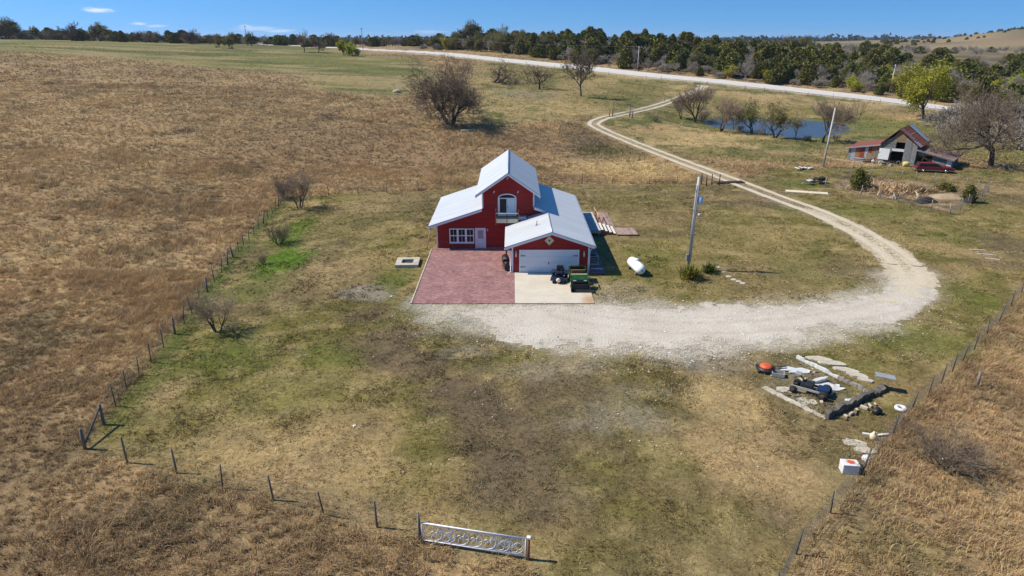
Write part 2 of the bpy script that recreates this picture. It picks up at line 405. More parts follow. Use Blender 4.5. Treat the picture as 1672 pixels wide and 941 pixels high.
def ground_mat():
    m, nt, b = nmat('ground')
    a = node(nt, 'ShaderNodeAttribute', attribute_name='Col').outputs['Color']
    gr = node(nt, 'ShaderNodeAttribute', attribute_name='Tall').outputs['Fac']
    v = coords(nt)
    warp = node(nt, 'ShaderNodeTexNoise'); warp.inputs['Scale'].default_value = 1.6; L(nt, v, warp.inputs[0])
    va = node(nt, 'ShaderNodeVectorMath', operation='MULTIPLY_ADD'); L(nt, warp.outputs['Color'], va.inputs[0]); va.inputs[1].default_value = (1.1, 1.1, 0); L(nt, v, va.inputs[2])
    vw = va.outputs[0]
    n1 = noise(nt, vw, 3.1, 6, .72)
    n2 = noise(nt, vw, 11, 4, .7)
    n3 = noise(nt, scaled(nt, vw, (1, 1, 1)), .55, 6, .7)
    n4 = noise(nt, v, 26, 3, .7)
    # dark thatch gaps and pale straw
    c = mixc(nt, 1.0, a, mixc(nt, maprange(nt, n1, .32, .68, 0, 1), (.62, .60, .56), (1.32, 1.32, 1.34)), 'MULTIPLY')
    c = mixc(nt, 1.0, c, mixc(nt, maprange(nt, n3, .35, .66, 0, 1), (.78, .8, .8), (1.2, 1.18, 1.12)), 'MULTIPLY')
    c = mixc(nt, 1.0, c, mixc(nt, maprange(nt, n2, .33, .68, 0, 1), (.66, .66, .64), (1.3, 1.3, 1.3)), 'MULTIPLY')
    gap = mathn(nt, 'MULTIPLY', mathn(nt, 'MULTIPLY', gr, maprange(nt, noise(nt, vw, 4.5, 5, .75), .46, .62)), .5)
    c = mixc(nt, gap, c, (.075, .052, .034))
    st = mathn(nt, 'MULTIPLY', maprange(nt, n4, .56, .7), .35)
    c = mixc(nt, st, c, mixc(nt, .5, a, (.52, .42, .26)))
    L(nt, c, b.inputs['Base Color'])
    b.inputs['Roughness'].default_value = .95; b.inputs['Specular IOR Level'].default_value = .1
    h = mathn(nt, 'ADD', mathn(nt, 'MULTIPLY', n1, .7), mathn(nt, 'MULTIPLY', n2, .45))
    bumpn(nt, b, h, .55, .16)
    return m

def gravel_mat(name, c1, c2, track=None):
    m, nt, b = nmat(name)
    v = coords(nt)
    n1 = noise(nt, v, .35, 6, .7); n2 = noise(nt, v, 9, 5, .75)
    vo = node(nt, 'ShaderNodeTexVoronoi'); vo.inputs['Scale'].default_value = 11; L(nt, v, vo.inputs[0])
    c = mixc(nt, maprange(nt, n1, .35, .68), c1, c2)
    c = mixc(nt, 1.0, c, mixc(nt, maprange(nt, n2, .3, .7), (.74, .73, .70), (1.2, 1.2, 1.2)), 'MULTIPLY')
    c = mixc(nt, 1.0, c, mixc(nt, maprange(nt, vo.outputs['Distance'], 0, .5), (1.12,) * 3, (.86,) * 3), 'MULTIPLY')
    a = node(nt, 'ShaderNodeAttribute', attribute_name='Wear').outputs['Fac']
    c = mixc(nt, mathn(nt, 'MULTIPLY', a, maprange(nt, noise(nt, v, 1.7, 5, .7), .35, .62)), c, (.24, .20, .125))
    L(nt, c, b.inputs['Base Color']); b.inputs['Roughness'].default_value = .95; b.inputs['Specular IOR Level'].default_value = .15
    bumpn(nt, b, mathn(nt, 'ADD', n2, mathn(nt, 'MULTIPLY', vo.outputs['Distance'], .6)), .5, .05)
    return m

def siding_mat():
    m, nt, b = nmat('red siding')
    v = coords(nt)
    sp = node(nt, 'ShaderNodeSeparateXYZ'); L(nt, v, sp.inputs[0])
    n1 = noise(nt, scaled(nt, v, (.6, .6, 3)), 1.4, 5, .6)
    lap = mathn(nt, 'FRACT', mathn(nt, 'MULTIPLY', sp.outputs[2], 1 / .2))
    board = mathn(nt, 'FLOOR', mathn(nt, 'MULTIPLY', sp.outputs[2], 1 / .2))
    wn = node(nt, 'ShaderNodeTexWhiteNoise', noise_dimensions='1D'); L(nt, board, wn.inputs['W'])
    c = mixc(nt, maprange(nt, n1, .3, .7), (.27, .012, .011), (.36, .018, .014))
    c = mixc(nt, 1.0, c, mixc(nt, wn.outputs['Value'], (.9,) * 3, (1.08,) * 3), 'MULTIPLY')
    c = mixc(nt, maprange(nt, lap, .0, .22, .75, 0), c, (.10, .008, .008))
    c = mixc(nt, mathn(nt, 'MULTIPLY', maprange(nt, sp.outputs[2], .05, .9, .5, 0), maprange(nt, noise(nt, v, 2.0, 5), .35, .65)), c, (.30, .10, .07))
    c = mixc(nt, maprange(nt, noise(nt, scaled(nt, v, (.4, .4, .25)), 1.1, 5), .5, .75, 0, .35), c, (.40, .045, .035))
    L(nt, c, b.inputs['Base Color']); b.inputs['Roughness'].default_value = .55; b.inputs['Specular IOR Level'].default_value = .3
    bumpn(nt, b, mathn(nt, 'SUBTRACT', 1.0, lap), .7, .02)
    return m

def roof_mat(name='white metal roof', col=(.525, .54, .55)):
    m, nt, b = nmat(name)
    v = coords(nt)
    sp = node(nt, 'ShaderNodeSeparateXYZ'); L(nt, v, sp.inputs[0])
    rib = mathn(nt, 'FRACT', mathn(nt, 'MULTIPLY', sp.outputs[1], 1 / .3))
    ridge = maprange(nt, mathn(nt, 'ABSOLUTE', mathn(nt, 'SUBTRACT', rib, .5)), 0, .12, 1, 0, True)
    sheet = mathn(nt, 'FLOOR', mathn(nt, 'MULTIPLY', sp.outputs[1], 1 / .9))
    wn = node(nt, 'ShaderNodeTexWhiteNoise', noise_dimensions='1D'); L(nt, sheet, wn.inputs['W'])
    n1 = noise(nt, scaled(nt, v, (.25, 2.2, .25)), 1.2, 6, .65)
    c = mixc(nt, maprange(nt, n1, .3, .72), tuple(x * .88 for x in col), tuple(min(1, x * 1.08) for x in col))
    c = mixc(nt, 1.0, c, mixc(nt, wn.outputs['Value'], (.95,) * 3, (1.03,) * 3), 'MULTIPLY')
    c = mixc(nt, mathn(nt, 'MULTIPLY', ridge, .12), c, (.3, .32, .35))
    L(nt, c, b.inputs['Base Color']); b.inputs['Roughness'].default_value = .42; b.inputs['Metallic'].default_value = 0.0
    b.inputs['Specular IOR Level'].default_value = .45
    bumpn(nt, b, ridge, .22, .03)
    return m

def brick_mat():
    m, nt, b = nmat('brick paving')
    v = coords(nt)
    br = node(nt, 'ShaderNodeTexBrick'); L(nt, v, br.inputs['Vector'])
    br.inputs['Color1'].default_value = (.36, .180, .165, 1); br.inputs['Color2'].default_value = (.20, .092, .09, 1); br.inputs['Mortar'].default_value = (.25, .17, .15, 1)
    br.inputs['Scale'].default_value = 1; br.inputs['Mortar Size'].default_value = .008; br.inputs['Brick Width'].default_value = .24; br.inputs['Row Height'].default_value = .12
    n1 = noise(nt, v, .7, 6, .7); n2 = noise(nt, v, 5.5, 5, .75)
    c = mixc(nt, 1.0, br.outputs['Color'], mixc(nt, maprange(nt, n1, .3, .7), (.72, .72, .76), (1.25, 1.3, 1.25)), 'MULTIPLY')
    c = mixc(nt, maprange(nt, n2, .56, .70, 0, .6), c, (.12, .05, .05))
    c = mixc(nt, maprange(nt, noise(nt, v, 2.3, 6, .8), .6, .75, 0, .5), c, (.36, .24, .20))
    L(nt, c, b.inputs['Base Color']); b.inputs['Roughness'].default_value = .85; b.inputs['Specular IOR Level'].default_value = .25
    bumpn(nt, b, br.outputs['Fac'], -.3, .01)
    return m

def slab_mat():
    m, nt, b = nmat('pale concrete')
    v = coords(nt)
    n1 = noise(nt, v, .5, 6, .65); n2 = noise(nt, v, 7, 5, .7)
    c = mixc(nt, maprange(nt, n1, .3, .7), (.50, .435, .335), (.60, .54, .435))
    c = mixc(nt, 1.0, c, mixc(nt, n2, (.86,) * 3, (1.12,) * 3), 'MULTIPLY')
    # rust run-off at the outer corner
    sp = node(nt, 'ShaderNodeSeparateXYZ'); L(nt, v, sp.inputs[0])
    d = node(nt, 'ShaderNodeVectorMath', operation='DISTANCE'); L(nt, scaled(nt, v, (1.7, .8, 0)), d.inputs[0]); d.inputs[1].default_value = (5.9 * 1.7, 45.4 * .8, 0)
    f = maprange(nt, mathn(nt, 'ADD', d.outputs['Value'], mathn(nt, 'MULTIPLY', noise(nt, scaled(nt, v, (3, .8, 1)), 1.5, 5), 1.6)), .9, 2.4, .7, 0, True)
    c = mixc(nt, f, c, (.36, .17, .05))
    st = maprange(nt, noise(nt, scaled(nt, v, (.5, 2.5, 1)), .8, 5), .55, .75, 0, .35)
    c = mixc(nt, st, c, (.42, .34, .22))
    L(nt, c, b.inputs['Base Color']); b.inputs['Roughness'].default_value = .8; b.inputs['Specular IOR Level'].default_value = .25
    bumpn(nt, b, n2, .1, .01)
    return m

def plank_mat(name, c1, c2, axis=0, width=.16, gap=(.05, .045, .04), amt=1):
    """weathered boards, each a little different, with dark joints across the given axis"""
    m, nt, b = nmat(name)
    v = coords(nt)
    sp = node(nt, 'ShaderNodeSeparateXYZ'); L(nt, v, sp.inputs[0])
    t = mathn(nt, 'MULTIPLY', sp.outputs[axis], 1 / width)
    fr = mathn(nt, 'FRACT', t)
    wn = node(nt, 'ShaderNodeTexWhiteNoise', noise_dimensions='1D'); L(nt, mathn(nt, 'FLOOR', t), wn.inputs['W'])
    n1 = noise(nt, v, 2.5, 6, .7)
    c = mixc(nt, wn.outputs['Value'], c1, c2)
    c = mixc(nt, 1.0, c, mixc(nt, maprange(nt, n1, .3, .7), (.65,) * 3, (1.3,) * 3), 'MULTIPLY')
    c = mixc(nt, maprange(nt, fr, 0, .09, amt, 0), c, gap)
    L(nt, c, b.inputs['Base Color']); b.inputs['Roughness'].default_value = .9; b.inputs['Specular IOR Level'].default_value = .2
    bumpn(nt, b, maprange(nt, fr, 0, .1), .4, .01)
    return m

def glass_mat(name='dark glass', col=(.02, .025, .03)):
    m, nt, b = nmat(name)
    b.inputs['Base Color'].default_value = (*col, 1); b.inputs['Roughness'].default_value = .1; b.inputs['Specular IOR Level'].default_value = .22
    n = noise(nt, coords(nt), 1.3, 2)
    bumpn(nt, b, n, .05, .02)
    return m

def water_mat():
    m, nt, b = nmat('pond water')
    v = coords(nt)
    b.inputs['Base Color'].default_value = (.05, .075, .115, 1); b.inputs['Roughness'].default_value = .2
    b.inputs['IOR'].default_value = 1.33
    n = noise(nt, scaled(nt, v, (.6, 1.6, 1)), 1.4, 4, .6)
    bumpn(nt, b, n, .5, .12)
    return m

GROUND = ground_mat()
M = dict(
    siding=siding_mat(), roof=roof_mat(), brick=brick_mat(), slab=slab_mat(), glass=glass_mat(), water=water_mat(),
    white=simple('white paint', (.74, .75, .77), .5, var=.06, bump=.05, dirt=(.55, .52, .47), dirt_amt=.15),
    blind=simple('pale blind', (.62, .70, .76), .5, var=.05, bump=0),
    door=simple('white panel door', (.66, .69, .72), .5, var=.05, scale=1.2, bump=.03),
    black=simple('black plastic', (.018, .018, .02), .5, var=.3),
    rubber=simple('tyre rubber', (.022, .021, .02), .85, var=.3, dirt=(.10, .085, .06), dirt_amt=.2),
    steel=simple('galvanised steel', (.36, .36, .35), .6, .3, var=.15, dirt=(.25, .2, .16), dirt_amt=.2),
    iron=simple('dark rusty iron', (.075, .055, .045), .8, .2, var=.4, dirt=(.17, .075, .035), dirt_amt=.4, scale=8),
    post=simple('weathered post wood', (.19, .155, .12), .92, var=.35, scale=6, stretch=(1, 1, .2), dirt=(.22, .19, .155), dirt_amt=.3),
    tpost=simple('green steel post', (.07, .075, .06), .7, .1, var=.3, dirt=(.16, .09, .05), dirt_amt=.4, scale=9),
    wire=simple('fence wire', (.22, .20, .18), .6, .5, var=.2, bump=0),
    pole=simple('grey utility pole wood', (.47, .445, .41), .9, var=.25, scale=4, stretch=(1, 1, .12)),
    lumber=simple('treated lumber', (.42, .32, .20), .85, var=.25, scale=5, stretch=(.4, 1, 1)),
    redlumber=simple('red brown lumber', (.30, .115, .06), .85, var=.3, scale=6),
    deck=plank_mat('grey deck boards', (.50, .48, .46), (.40, .385, .37), 0, .14),
    pallet=plank_mat('brown walk boards', (.36, .255, .205), (.26, .175, .14), 0, .20),
    slat=simple('white step board', (.66, .62, .55), .8, var=.12),
    tank=simple('white tank paint', (.80, .80, .79), .4, var=.04, dirt=(.6, .57, .5), dirt_amt=.15, bump=.03),
    blue=simple('navy mower paint', (.015, .028, .075), .35, var=.2, bump=.03),
    green=simple('green machine paint', (.010, .062, .016), .38, var=.25, bump=.03, dirt=(.03, .08, .02)),
    yellow=simple('cream yellow paint', (.68, .56, .22), .5, var=.1),
    cream=simple('cream paint', (.66, .57, .40), .6, var=.08),
    maroon=simple('maroon car paint', (.155, .010, .014), .3, var=.15, bump=.02, spec=.6, dirt=(.13, .035, .03), dirt_amt=.25),
    chrome=simple('dull chrome', (.55, .55, .55), .25, .9, var=.1, bump=0),
    red=simple('red orange plastic', (.60, .10, .03), .5, var=.2),
    stone=simple('pale limestone', (.46, .405, .315), .92, var=.25, scale=3, dirt=(.27, .24, .19), dirt_amt=.4, bump=.5),
    dstone=simple('dark weathered concrete', (.105, .092, .078), .95, var=.5, scale=3, dirt=(.24, .22, .19), dirt_amt=.4, bump=.5),
    whitesheet=simple('bleached white sheeting', (.54, .545, .53), .6, var=.1, scale=2, dirt=(.48, .45, .4), dirt_amt=.25),
    plastic=simple('white plastic', (.64, .63, .61), .45, var=.06, dirt=(.5, .47, .42), dirt_amt=.2),
    rusty=plank_mat('rusty corrugated iron', (.26, .075, .042), (.18, .05, .032), 0, .42, (.09, .03, .02), .7),
    gpost=simple('grey garden post', (.24, .215, .185), .9, var=.25),
    rustpink=plank_mat('faded red roof sheet', (.24, .085, .065), (.18, .06, .045), 1, .55, (.14, .05, .04), .6),
    rustgrey=plank_mat('rust streaked grey roof sheet', (.27, .185, .16), (.20, .13, .115), 1, .6, (.10, .06, .05), .6),
    zinc=simple('bright zinc sheet', (.38, .40, .42), .4, .3, var=.15),
    barnwood=plank_mat('grey barn boards', (.215, .217, .215), (.115, .115, .113), 2, .2, (.05, .045, .04)),
    barnwood_v=plank_mat('grey upright barn boards', (.235, .235, .23), (.135, .135, .132), 0, .24, (.05, .045, .04)),
    ply=simple('stained plywood', (.20, .135, .075), .85, var=.35, scale=2.5, dirt=(.2, .17, .13), dirt_amt=.4),
    orangewood=simple('orange brown boards', (.30, .135, .05), .85, var=.35, scale=4),
    dark=simple('near black', (.012, .011, .010), .95, var=.2, bump=0),  # near-black colour, stands in for shade inside barn, shed and tyre
    tarp=simple('black tarp', (.018, .018, .018), .8, var=.3, bump=.5),
    barrel=simple('straw yellow plastic', (.62, .47, .16), .6, var=.15),
    bark=simple('grey brown bark', (.135, .112, .088), .95, var=.35, scale=5, bump=.5),
    darkbark=simple('dark bark', (.072, .060, .048), .95, var=.35, scale=5, bump=.5),
    twig=simple('bare twigs', (.24, .18, .122), .95, var=.25, scale=3, bump=0, rand=.15),
    darktwig=simple('dark bare twigs', (.155, .114, .08), .95, var=.25, scale=3, bump=0, rand=.15),
    greytwig=simple('grey bare twigs', (.30, .262, .215), .95, var=.25, scale=1, bump=0, rand=.2),
    leaf=attr_mat('budding leaves', trans=.3, rand=.1), cedar=attr_mat('cedar foliage', rand=.22, scale=.6), grass=attr_mat('dry grass', var=.12, trans=.2), shrub=attr_mat('shrub leaves', rand=.1, trans=.2),
    gravel=gravel_mat('white drive gravel', (.52, .46, .375), (.63, .57, .485)), track=gravel_mat('beige wheel track gravel', (.57, .48, .34), (.64, .555, .42)),
    road=gravel_mat('county road gravel', (.60, .55, .50), (.66, .62, .575)), pebble=simple('white pebbles', (.60, .565, .51), .9, var=.25, scale=9, bump=0),
    lampglass=simple('frosted lamp glass', (.6, .6, .56), .3, var=.05, bump=0),
    bluegrey=simple('blue grey transformer paint', (.36, .46, .60), .45, var=.1),
    screen=simple('pale screen', (.30, .31, .34), .4, var=.1, bump=0),
)

# ------------------------------------------------------------------ mesh helpers
class MB:
    def __init__(s): s.v = []; s.f = []; s.m = []; s.mats = []; s.sm = []
    def _mi(s, m):
        if m not in s.mats: s.mats.append(m)
        return s.mats.index(m)
    def add(s, vs, fs, m=None, smooth=False, mat=None):
        o = len(s.v)
        for p in vs:
            p = Vector(p)
            s.v.append(mat @ p if mat is not None else p)
        k = s._mi(m)
        for f in fs: s.f.append([o + i for i in f]); s.m.append(k); s.sm.append(smooth)
        return s
    def box(s, c, d, m=None, rot=None, bev=0):
        x, y, z = d[0] / 2, d[1] / 2, d[2] / 2
        vs = [(-x, -y, -z), (x, -y, -z), (x, y, -z), (-x, y, -z), (-x, -y, z), (x, -y, z), (x, y, z), (-x, y, z)]
        T = Matrix.Translation(c)
        if rot is not None: T = T @ (rot if isinstance(rot, Matrix) else Matrix.Rotation(rot, 4, 'Z'))
        return s.add(vs, [(0, 3, 2, 1), (4, 5, 6, 7), (0, 1, 5, 4), (1, 2, 6, 5), (2, 3, 7, 6), (3, 0, 4, 7)], m, False, T)
    def b2(s, x0, x1, y0, y1, z0, z1, m=None):
        return s.box(((x0 + x1) / 2, (y0 + y1) / 2, (z0 + z1) / 2), (abs(x1 - x0), abs(y1 - y0), abs(z1 - z0)), m)
    def prism(s, poly, d, m=None, mat=None, smooth=False):
        """closed polygon (3D points) pushed along vector d"""
        n = len(poly); d = Vector(d)
        vs = [Vector(p) for p in poly] + [Vector(p) + d for p in poly]
        fs = [list(range(n))[::-1], list(range(n, 2 * n))] + [(i, (i + 1) % n, n + (i + 1) % n, n + i) for i in range(n)]
        return s.add(vs, fs, m, smooth, mat)
    def tube(s, pts, r, n=8, m=None, cap=True, smooth=True, mat=None):
        pts = [Vector(p) for p in pts]
        rs = r if hasattr(r, '__len__') else [r] * len(pts)
        vs = []; ref = None
        for i, p in enumerate(pts):
            t = (pts[min(i + 1, len(pts) - 1)] - pts[max(i - 1, 0)]).normalized()
            if ref is None: ref = Vector((1, 0, 0)) if abs(t.x) < .9 else Vector((0, 1, 0))
            u = (ref - t * ref.dot(t)).normalized(); w = t.cross(u); ref = u
            for k in range(n):
                a = 2 * PI * k / n
                vs.append(p + (u * math.cos(a) + w * math.sin(a)) * rs[i])
        fs = []
        for i in range(len(pts) - 1):
            for k in range(n):
                fs.append((i * n + k, i * n + (k + 1) % n, (i + 1) * n + (k + 1) % n, (i + 1) * n + k))
        if cap: fs += [list(range(n))[::-1], [(len(pts) - 1) * n + k for k in range(n)]]
        return s.add(vs, fs, m, smooth, mat)
    def ring(s, c, R, r, m=None, axis='Y', n=16, k=6, arc=2 * PI, mat=None):
        closed = arc > 6.28; N = n if closed else n + 1
        vs = []; fs = []
        for i in range(N):
            a = arc * i / n
            for j in range(k):
                b = 2 * PI * j / k
                q = R + r * math.cos(b)
                p = (q * math.cos(a), r * math.sin(b), q * math.sin(a))
                p = {'Y': p, 'X': (p[1], p[0], p[2]), 'Z': (p[0], p[2], p[1])}[axis]
                vs.append((c[0] + p[0], c[1] + p[1], c[2] + p[2]))
        for i in range(n):
            for j in range(k):
                i2 = (i + 1) % N
                fs.append((i * k + j, i2 * k + j, i2 * k + (j + 1) % k, i * k + (j + 1) % k))
        return s.add(vs, fs, m, True, mat)
    def lathe(s, prof, n=12, m=None, mat=None, smooth=True):
        vs = []; fs = []
        for r, z in prof:
            for k in range(n):
                a = 2 * PI * k / n; vs.append((r * math.cos(a), r * math.sin(a), z))
        for i in range(len(prof) - 1):
            for k in range(n): fs.append((i * n + k, i * n + (k + 1) % n, (i + 1) * n + (k + 1) % n, (i + 1) * n + k))
        fs += [list(range(n))[::-1], [(len(prof) - 1) * n + k for k in range(n)]]
        return s.add(vs, fs, m, smooth, mat)
    def build(s, name, mat=None, parent=None, bevel=0):
        me = bpy.data.meshes.new(name)
        me.from_pydata([tuple(p) for p in s.v], [], s.f)
        for k in s.mats: me.materials.append(k if k is not None else mat)
        for i, p in enumerate(me.polygons): p.material_index = s.m[i]; p.use_smooth = s.sm[i]
        o = bpy.data.objects.new(name, me); COL.objects.link(o)
        if parent is not None: o.parent = parent
        if bevel:
            b = o.modifiers.new('edge', 'BEVEL'); b.width = bevel; b.segments = 2; b.limit_method = 'ANGLE'; b.angle_limit = .7
        return o

def arrays(name, V, Fc, mat, parent=None, cols=None, smooth=False, attrs=None, link=True):
    """mesh from numpy arrays; Fc is (n,3) or (n,4)"""
    me = bpy.data.meshes.new(name)
    V = np.asarray(V, np.float32); Fc = np.asarray(Fc, np.int32); k = Fc.shape[1]
    me.vertices.add(len(V)); me.vertices.foreach_set('co', V.ravel())
    me.loops.add(Fc.size); me.loops.foreach_set('vertex_index', Fc.ravel())
    me.polygons.add(len(Fc)); me.polygons.foreach_set('loop_start', np.arange(0, Fc.size, k, dtype=np.int32))
    try: me.polygons.foreach_set('loop_total', np.full(len(Fc), k, np.int32))
    except Exception: pass
    me.polygons.foreach_set('use_smooth', np.full(len(Fc), smooth, bool))
    if cols is not None:
        a = me.color_attributes.new('Col', 'FLOAT_COLOR', 'POINT')
        c = np.ones((len(V), 4), np.float32); c[:, :3] = cols
        a.data.foreach_set('color', c.ravel())
    for nme, arr in (attrs or {}).items():
        a = me.attributes.new(nme, 'FLOAT', 'POINT'); a.data.foreach_set('value', np.asarray(arr, np.float32))
    me.update(calc_edges=True)
    me.materials.append(mat)
    if not link: return me
    o = bpy.data.objects.new(name, me); COL.objects.link(o)
    if parent is not None: o.parent = parent
    return o

def tag(o, label=None, cat=None, group=None, kind=None):
    if label: o['label'] = label
    if cat: o['category'] = cat
    if group: o['group'] = group
    if kind: o['kind'] = kind
    return o
def thing(name, label, cat, loc=(0, 0, 0), rz=0, group=None, scale=1):
    o = bpy.data.objects.new(name, None); COL.objects.link(o)
    o.empty_display_size = .3
    o.location = loc; o.rotation_euler = (0, 0, rz); o.scale = (scale,) * 3
    return tag(o, label, cat, group)
def copy_tree(o, parent=None):
    c = o.copy(); COL.objects.link(c)
    if parent is not None: c.parent = parent
    for ch in list(o.children): copy_tree(ch, c)
    return c
def on(x, y): return Vector((x, y, float(H(x, y))))

# ------------------------------------------------------------------ ground sheet
def grid_faces(nx, ny):
    i = np.arange(nx - 1); j = np.arange(ny - 1)
    a = (j[:, None] * nx + i[None]).ravel()
    return np.stack([a, a + 1, a + nx + 1, a + nx], 1)
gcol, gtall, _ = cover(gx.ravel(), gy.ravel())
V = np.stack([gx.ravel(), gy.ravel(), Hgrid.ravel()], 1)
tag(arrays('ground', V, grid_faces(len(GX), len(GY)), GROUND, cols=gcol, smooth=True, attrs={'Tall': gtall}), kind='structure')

# pond water: a sheet under the rim of the hollow
wp_ = [(x, y) for x, y in POND]
cx, cy = np.mean(wp_, 0)
mb = MB(); mb.add([(cx + (x - cx) * 1.12, cy + (y - cy) * 1.12, WATER_Z) for x, y in wp_], [list(range(len(wp_)))])
tag(mb.build('water', M['water']), kind='structure')

# ------------------------------------------------------------------ road, drive
def ribbon(C, off, width, lift, jit=.25, across=5, seed=0, wear=None, w0=None):
    C = np.asarray(C); n = len(C)
    T = np.gradient(C, axis=0); T /= np.linalg.norm(T, axis=1)[:, None]
    N = np.stack([-T[:, 1], T[:, 0]], 1)
    s = np.concatenate([[0], np.cumsum(np.linalg.norm(np.diff(C, axis=0), axis=1))])
    W = np.full(n, width) if w0 is None else w0
    lo = off - W / 2 - (fbm(s / 1.7, s * 0 + seed, 3, 3) - .5) * jit * 2
    hi = off + W / 2 + (fbm(s / 1.7, s * 0 + seed + 9, 4, 3) - .5) * jit * 2
    t = np.linspace(0, 1, across)
    O = lo[:, None] * (1 - t) + hi[:, None] * t
    P = C[:, None, :] + N[:, None, :] * O[..., None]
    x, y = P[..., 0].ravel(), P[..., 1].ravel()
    z = H(x, y) + lift
    we = np.zeros(len(x)) if wear is None else np.tile(wear(np.linspace(-1, 1, across)), n)
    return np.stack([x, y, z], 1), grid_faces(across, n), we
RC = smooth_line(ROAD_C[::2], 1.0)
rv, rf, rw = ribbon(RC, 0, 11.4, .09, .5, 11, wear=lambda t: np.where(np.abs(t) > .8, .35, np.where(np.abs(t) < .15, .12, 0)))
tag(arrays('road', rv, rf, M['road'], smooth=True, attrs={'Wear': rw}), kind='structure')
# drive: worn apron before the house, one lane round the bend, then two wheel tracks with grass between
cs = np.concatenate([[0], np.cumsum(np.linalg.norm(np.diff(DRIVE_C, axis=0), axis=1))])
k_split = int(np.argmin(np.linalg.norm(DRIVE_C - G(1395, 375)[:2], axis=1)))
k_pre = int(np.argmin(np.linalg.norm(DRIVE_C - G(1300, 335)[:2], axis=1)))
k_end = int(np.argmin(np.linalg.norm(DRIVE_C - G(1112, 159)[:2], axis=1)))
parts = []
lane = DRIVE_C[:k_pre]
for off, sd in ((-.98, 21), (.98, 33)):
    parts.append(ribbon(DRIVE_C[k_split - 22:], off, .9, .065, .16, 5, sd, lambda t: np.where(np.abs(t) > .8, .5, .06)))
parts.append(ribbon(DRIVE_C[k_end:], 0, 3, .05, .5, 9, 5, lambda t: np.where(np.abs(t) > .8, .5, .1), np.linspace(1.2, 1.0, len(DRIVE_C[k_end:])) + 4.2 * np.linspace(0, 1, len(DRIVE_C[k_end:])) ** 3))
# apron and bend: fine cells with a crumbling edge
lx = lane[::2]; lw = np.interp(np.linspace(0, 1, len(lx)), [0, .15, .5, .8, 1], [1.6, 1.75, 1.75, 1.5, .3])
ax0 = min(p[0] for p in APRON) - 1; ax1 = max(max(p[0] for p in APRON), lx[:, 0].max()) + 3; ay0 = min(p[1] for p in APRON) - 1; ay1 = max(max(p[1] for p in APRON), lx[:, 1].max()) + 3
agx = np.arange(ax0, ax1, .14); agy = np.arange(ay0, ay1, .14)
AX, AY = np.meshgrid(agx, agy)
fx_, fy_ = AX.ravel(), AY.ravel()
dl_ = np.full(fx_.shape, 1e9); dc_ = np.full(fx_.shape, 1e9)
for (qx, qy), hw_ in zip(lx, lw):
    d_ = np.hypot(fx_ - qx, fy_ - qy); dl_ = np.minimum(dl_, d_ - hw_); dc_ = np.minimum(dc_, d_)
na_ = (fbm(fx_ / 2.6, fy_ / 2.6, 91, 4) - .5); nb_ = (fbm(fx_ / .5, fy_ / .5, 92, 3) - .5)
sa = sdf_poly(fx_, fy_, APRON) + na_ * 4.2 + nb_ * 2.6 + np.where(fx_ < 1, (1 - fx_) * .34, 0)
sl_ = dl_ + na_ * .9 + nb_ * .9
s = np.minimum(sa, sl_)
pad = rectdist(fx_, fy_, -7.5, 6.3, 44.55, 80)
s = np.where(pad <= 0, 5, s)
ins = (s < .15).reshape(AX.shape)
fc = grid_faces(len(agx), len(agy))
keep = ins[:-1, :-1].ravel() & ins[1:, 1:].ravel() & ins[:-1, 1:].ravel() & ins[1:, :-1].ravel()
fc = fc[keep]
av = np.stack([fx_, fy_, H(fx_, fy_) + .012], 1)
used, inv = np.unique(fc.ravel(), return_inverse=True)
loopy = sst(21, 26, fx_) * sst(47, 52, fy_ + .0)
rut = np.where(np.abs(dc_) < .45, .55, 0) * sst(48, 54, fy_)
RL = smooth_line(GL([(1452, 500), (1380, 516), (1270, 530), (1150, 536), (1030, 530), (930, 515), (900, 498)]), .5)
rd_ = dist_line(fx_, fy_, RL[::2]) + na_ * .5
rut = np.maximum(rut, np.exp(-((rd_ - .85) / .28) ** 2) * .34)
rut = np.maximum(rut, np.exp(-((dist_line(fx_, fy_, RL[::2] + np.array([[0, 2.6]])) - .85) / .25) ** 2) * .22)
parts.append((av[used], inv.reshape(-1, 4), np.clip(np.maximum(.55 * sst(-1.4, .1, s[used]), rut[used]), 0, 1)))
tan_face = np.array([1 if (fy_[q[0]] + (vnoise(fx_[q[:1]] / .5, fy_[q[:1]] / .5, 93)[0] - .5) * 5 > 47.0 and fx_[q[0]] > 20) else 0 for q in fc], np.int32)
vs, fs, ws, o = [], [], [], 0
for a_, b_, c_ in parts:
    vs.append(a_); fs.append(b_ + o); ws.append(c_); o += len(a_)
# three material slots' worth of look in one sheet: apron white, tracks beige
dme = arrays('driveway', np.concatenate(vs), np.concatenate(fs), M['gravel'], smooth=True, attrs={'Wear': np.concatenate(ws)})
dme.data.materials.append(M['track'])
mi = np.concatenate([tan_face if q == len(fs) - 1 else np.full(len(f), 1 if q in (0, 1) else 0, np.int32) for q, f in enumerate(fs)])
dme.data.polygons.foreach_set('material_index', mi)
tag(dme, kind='structure')

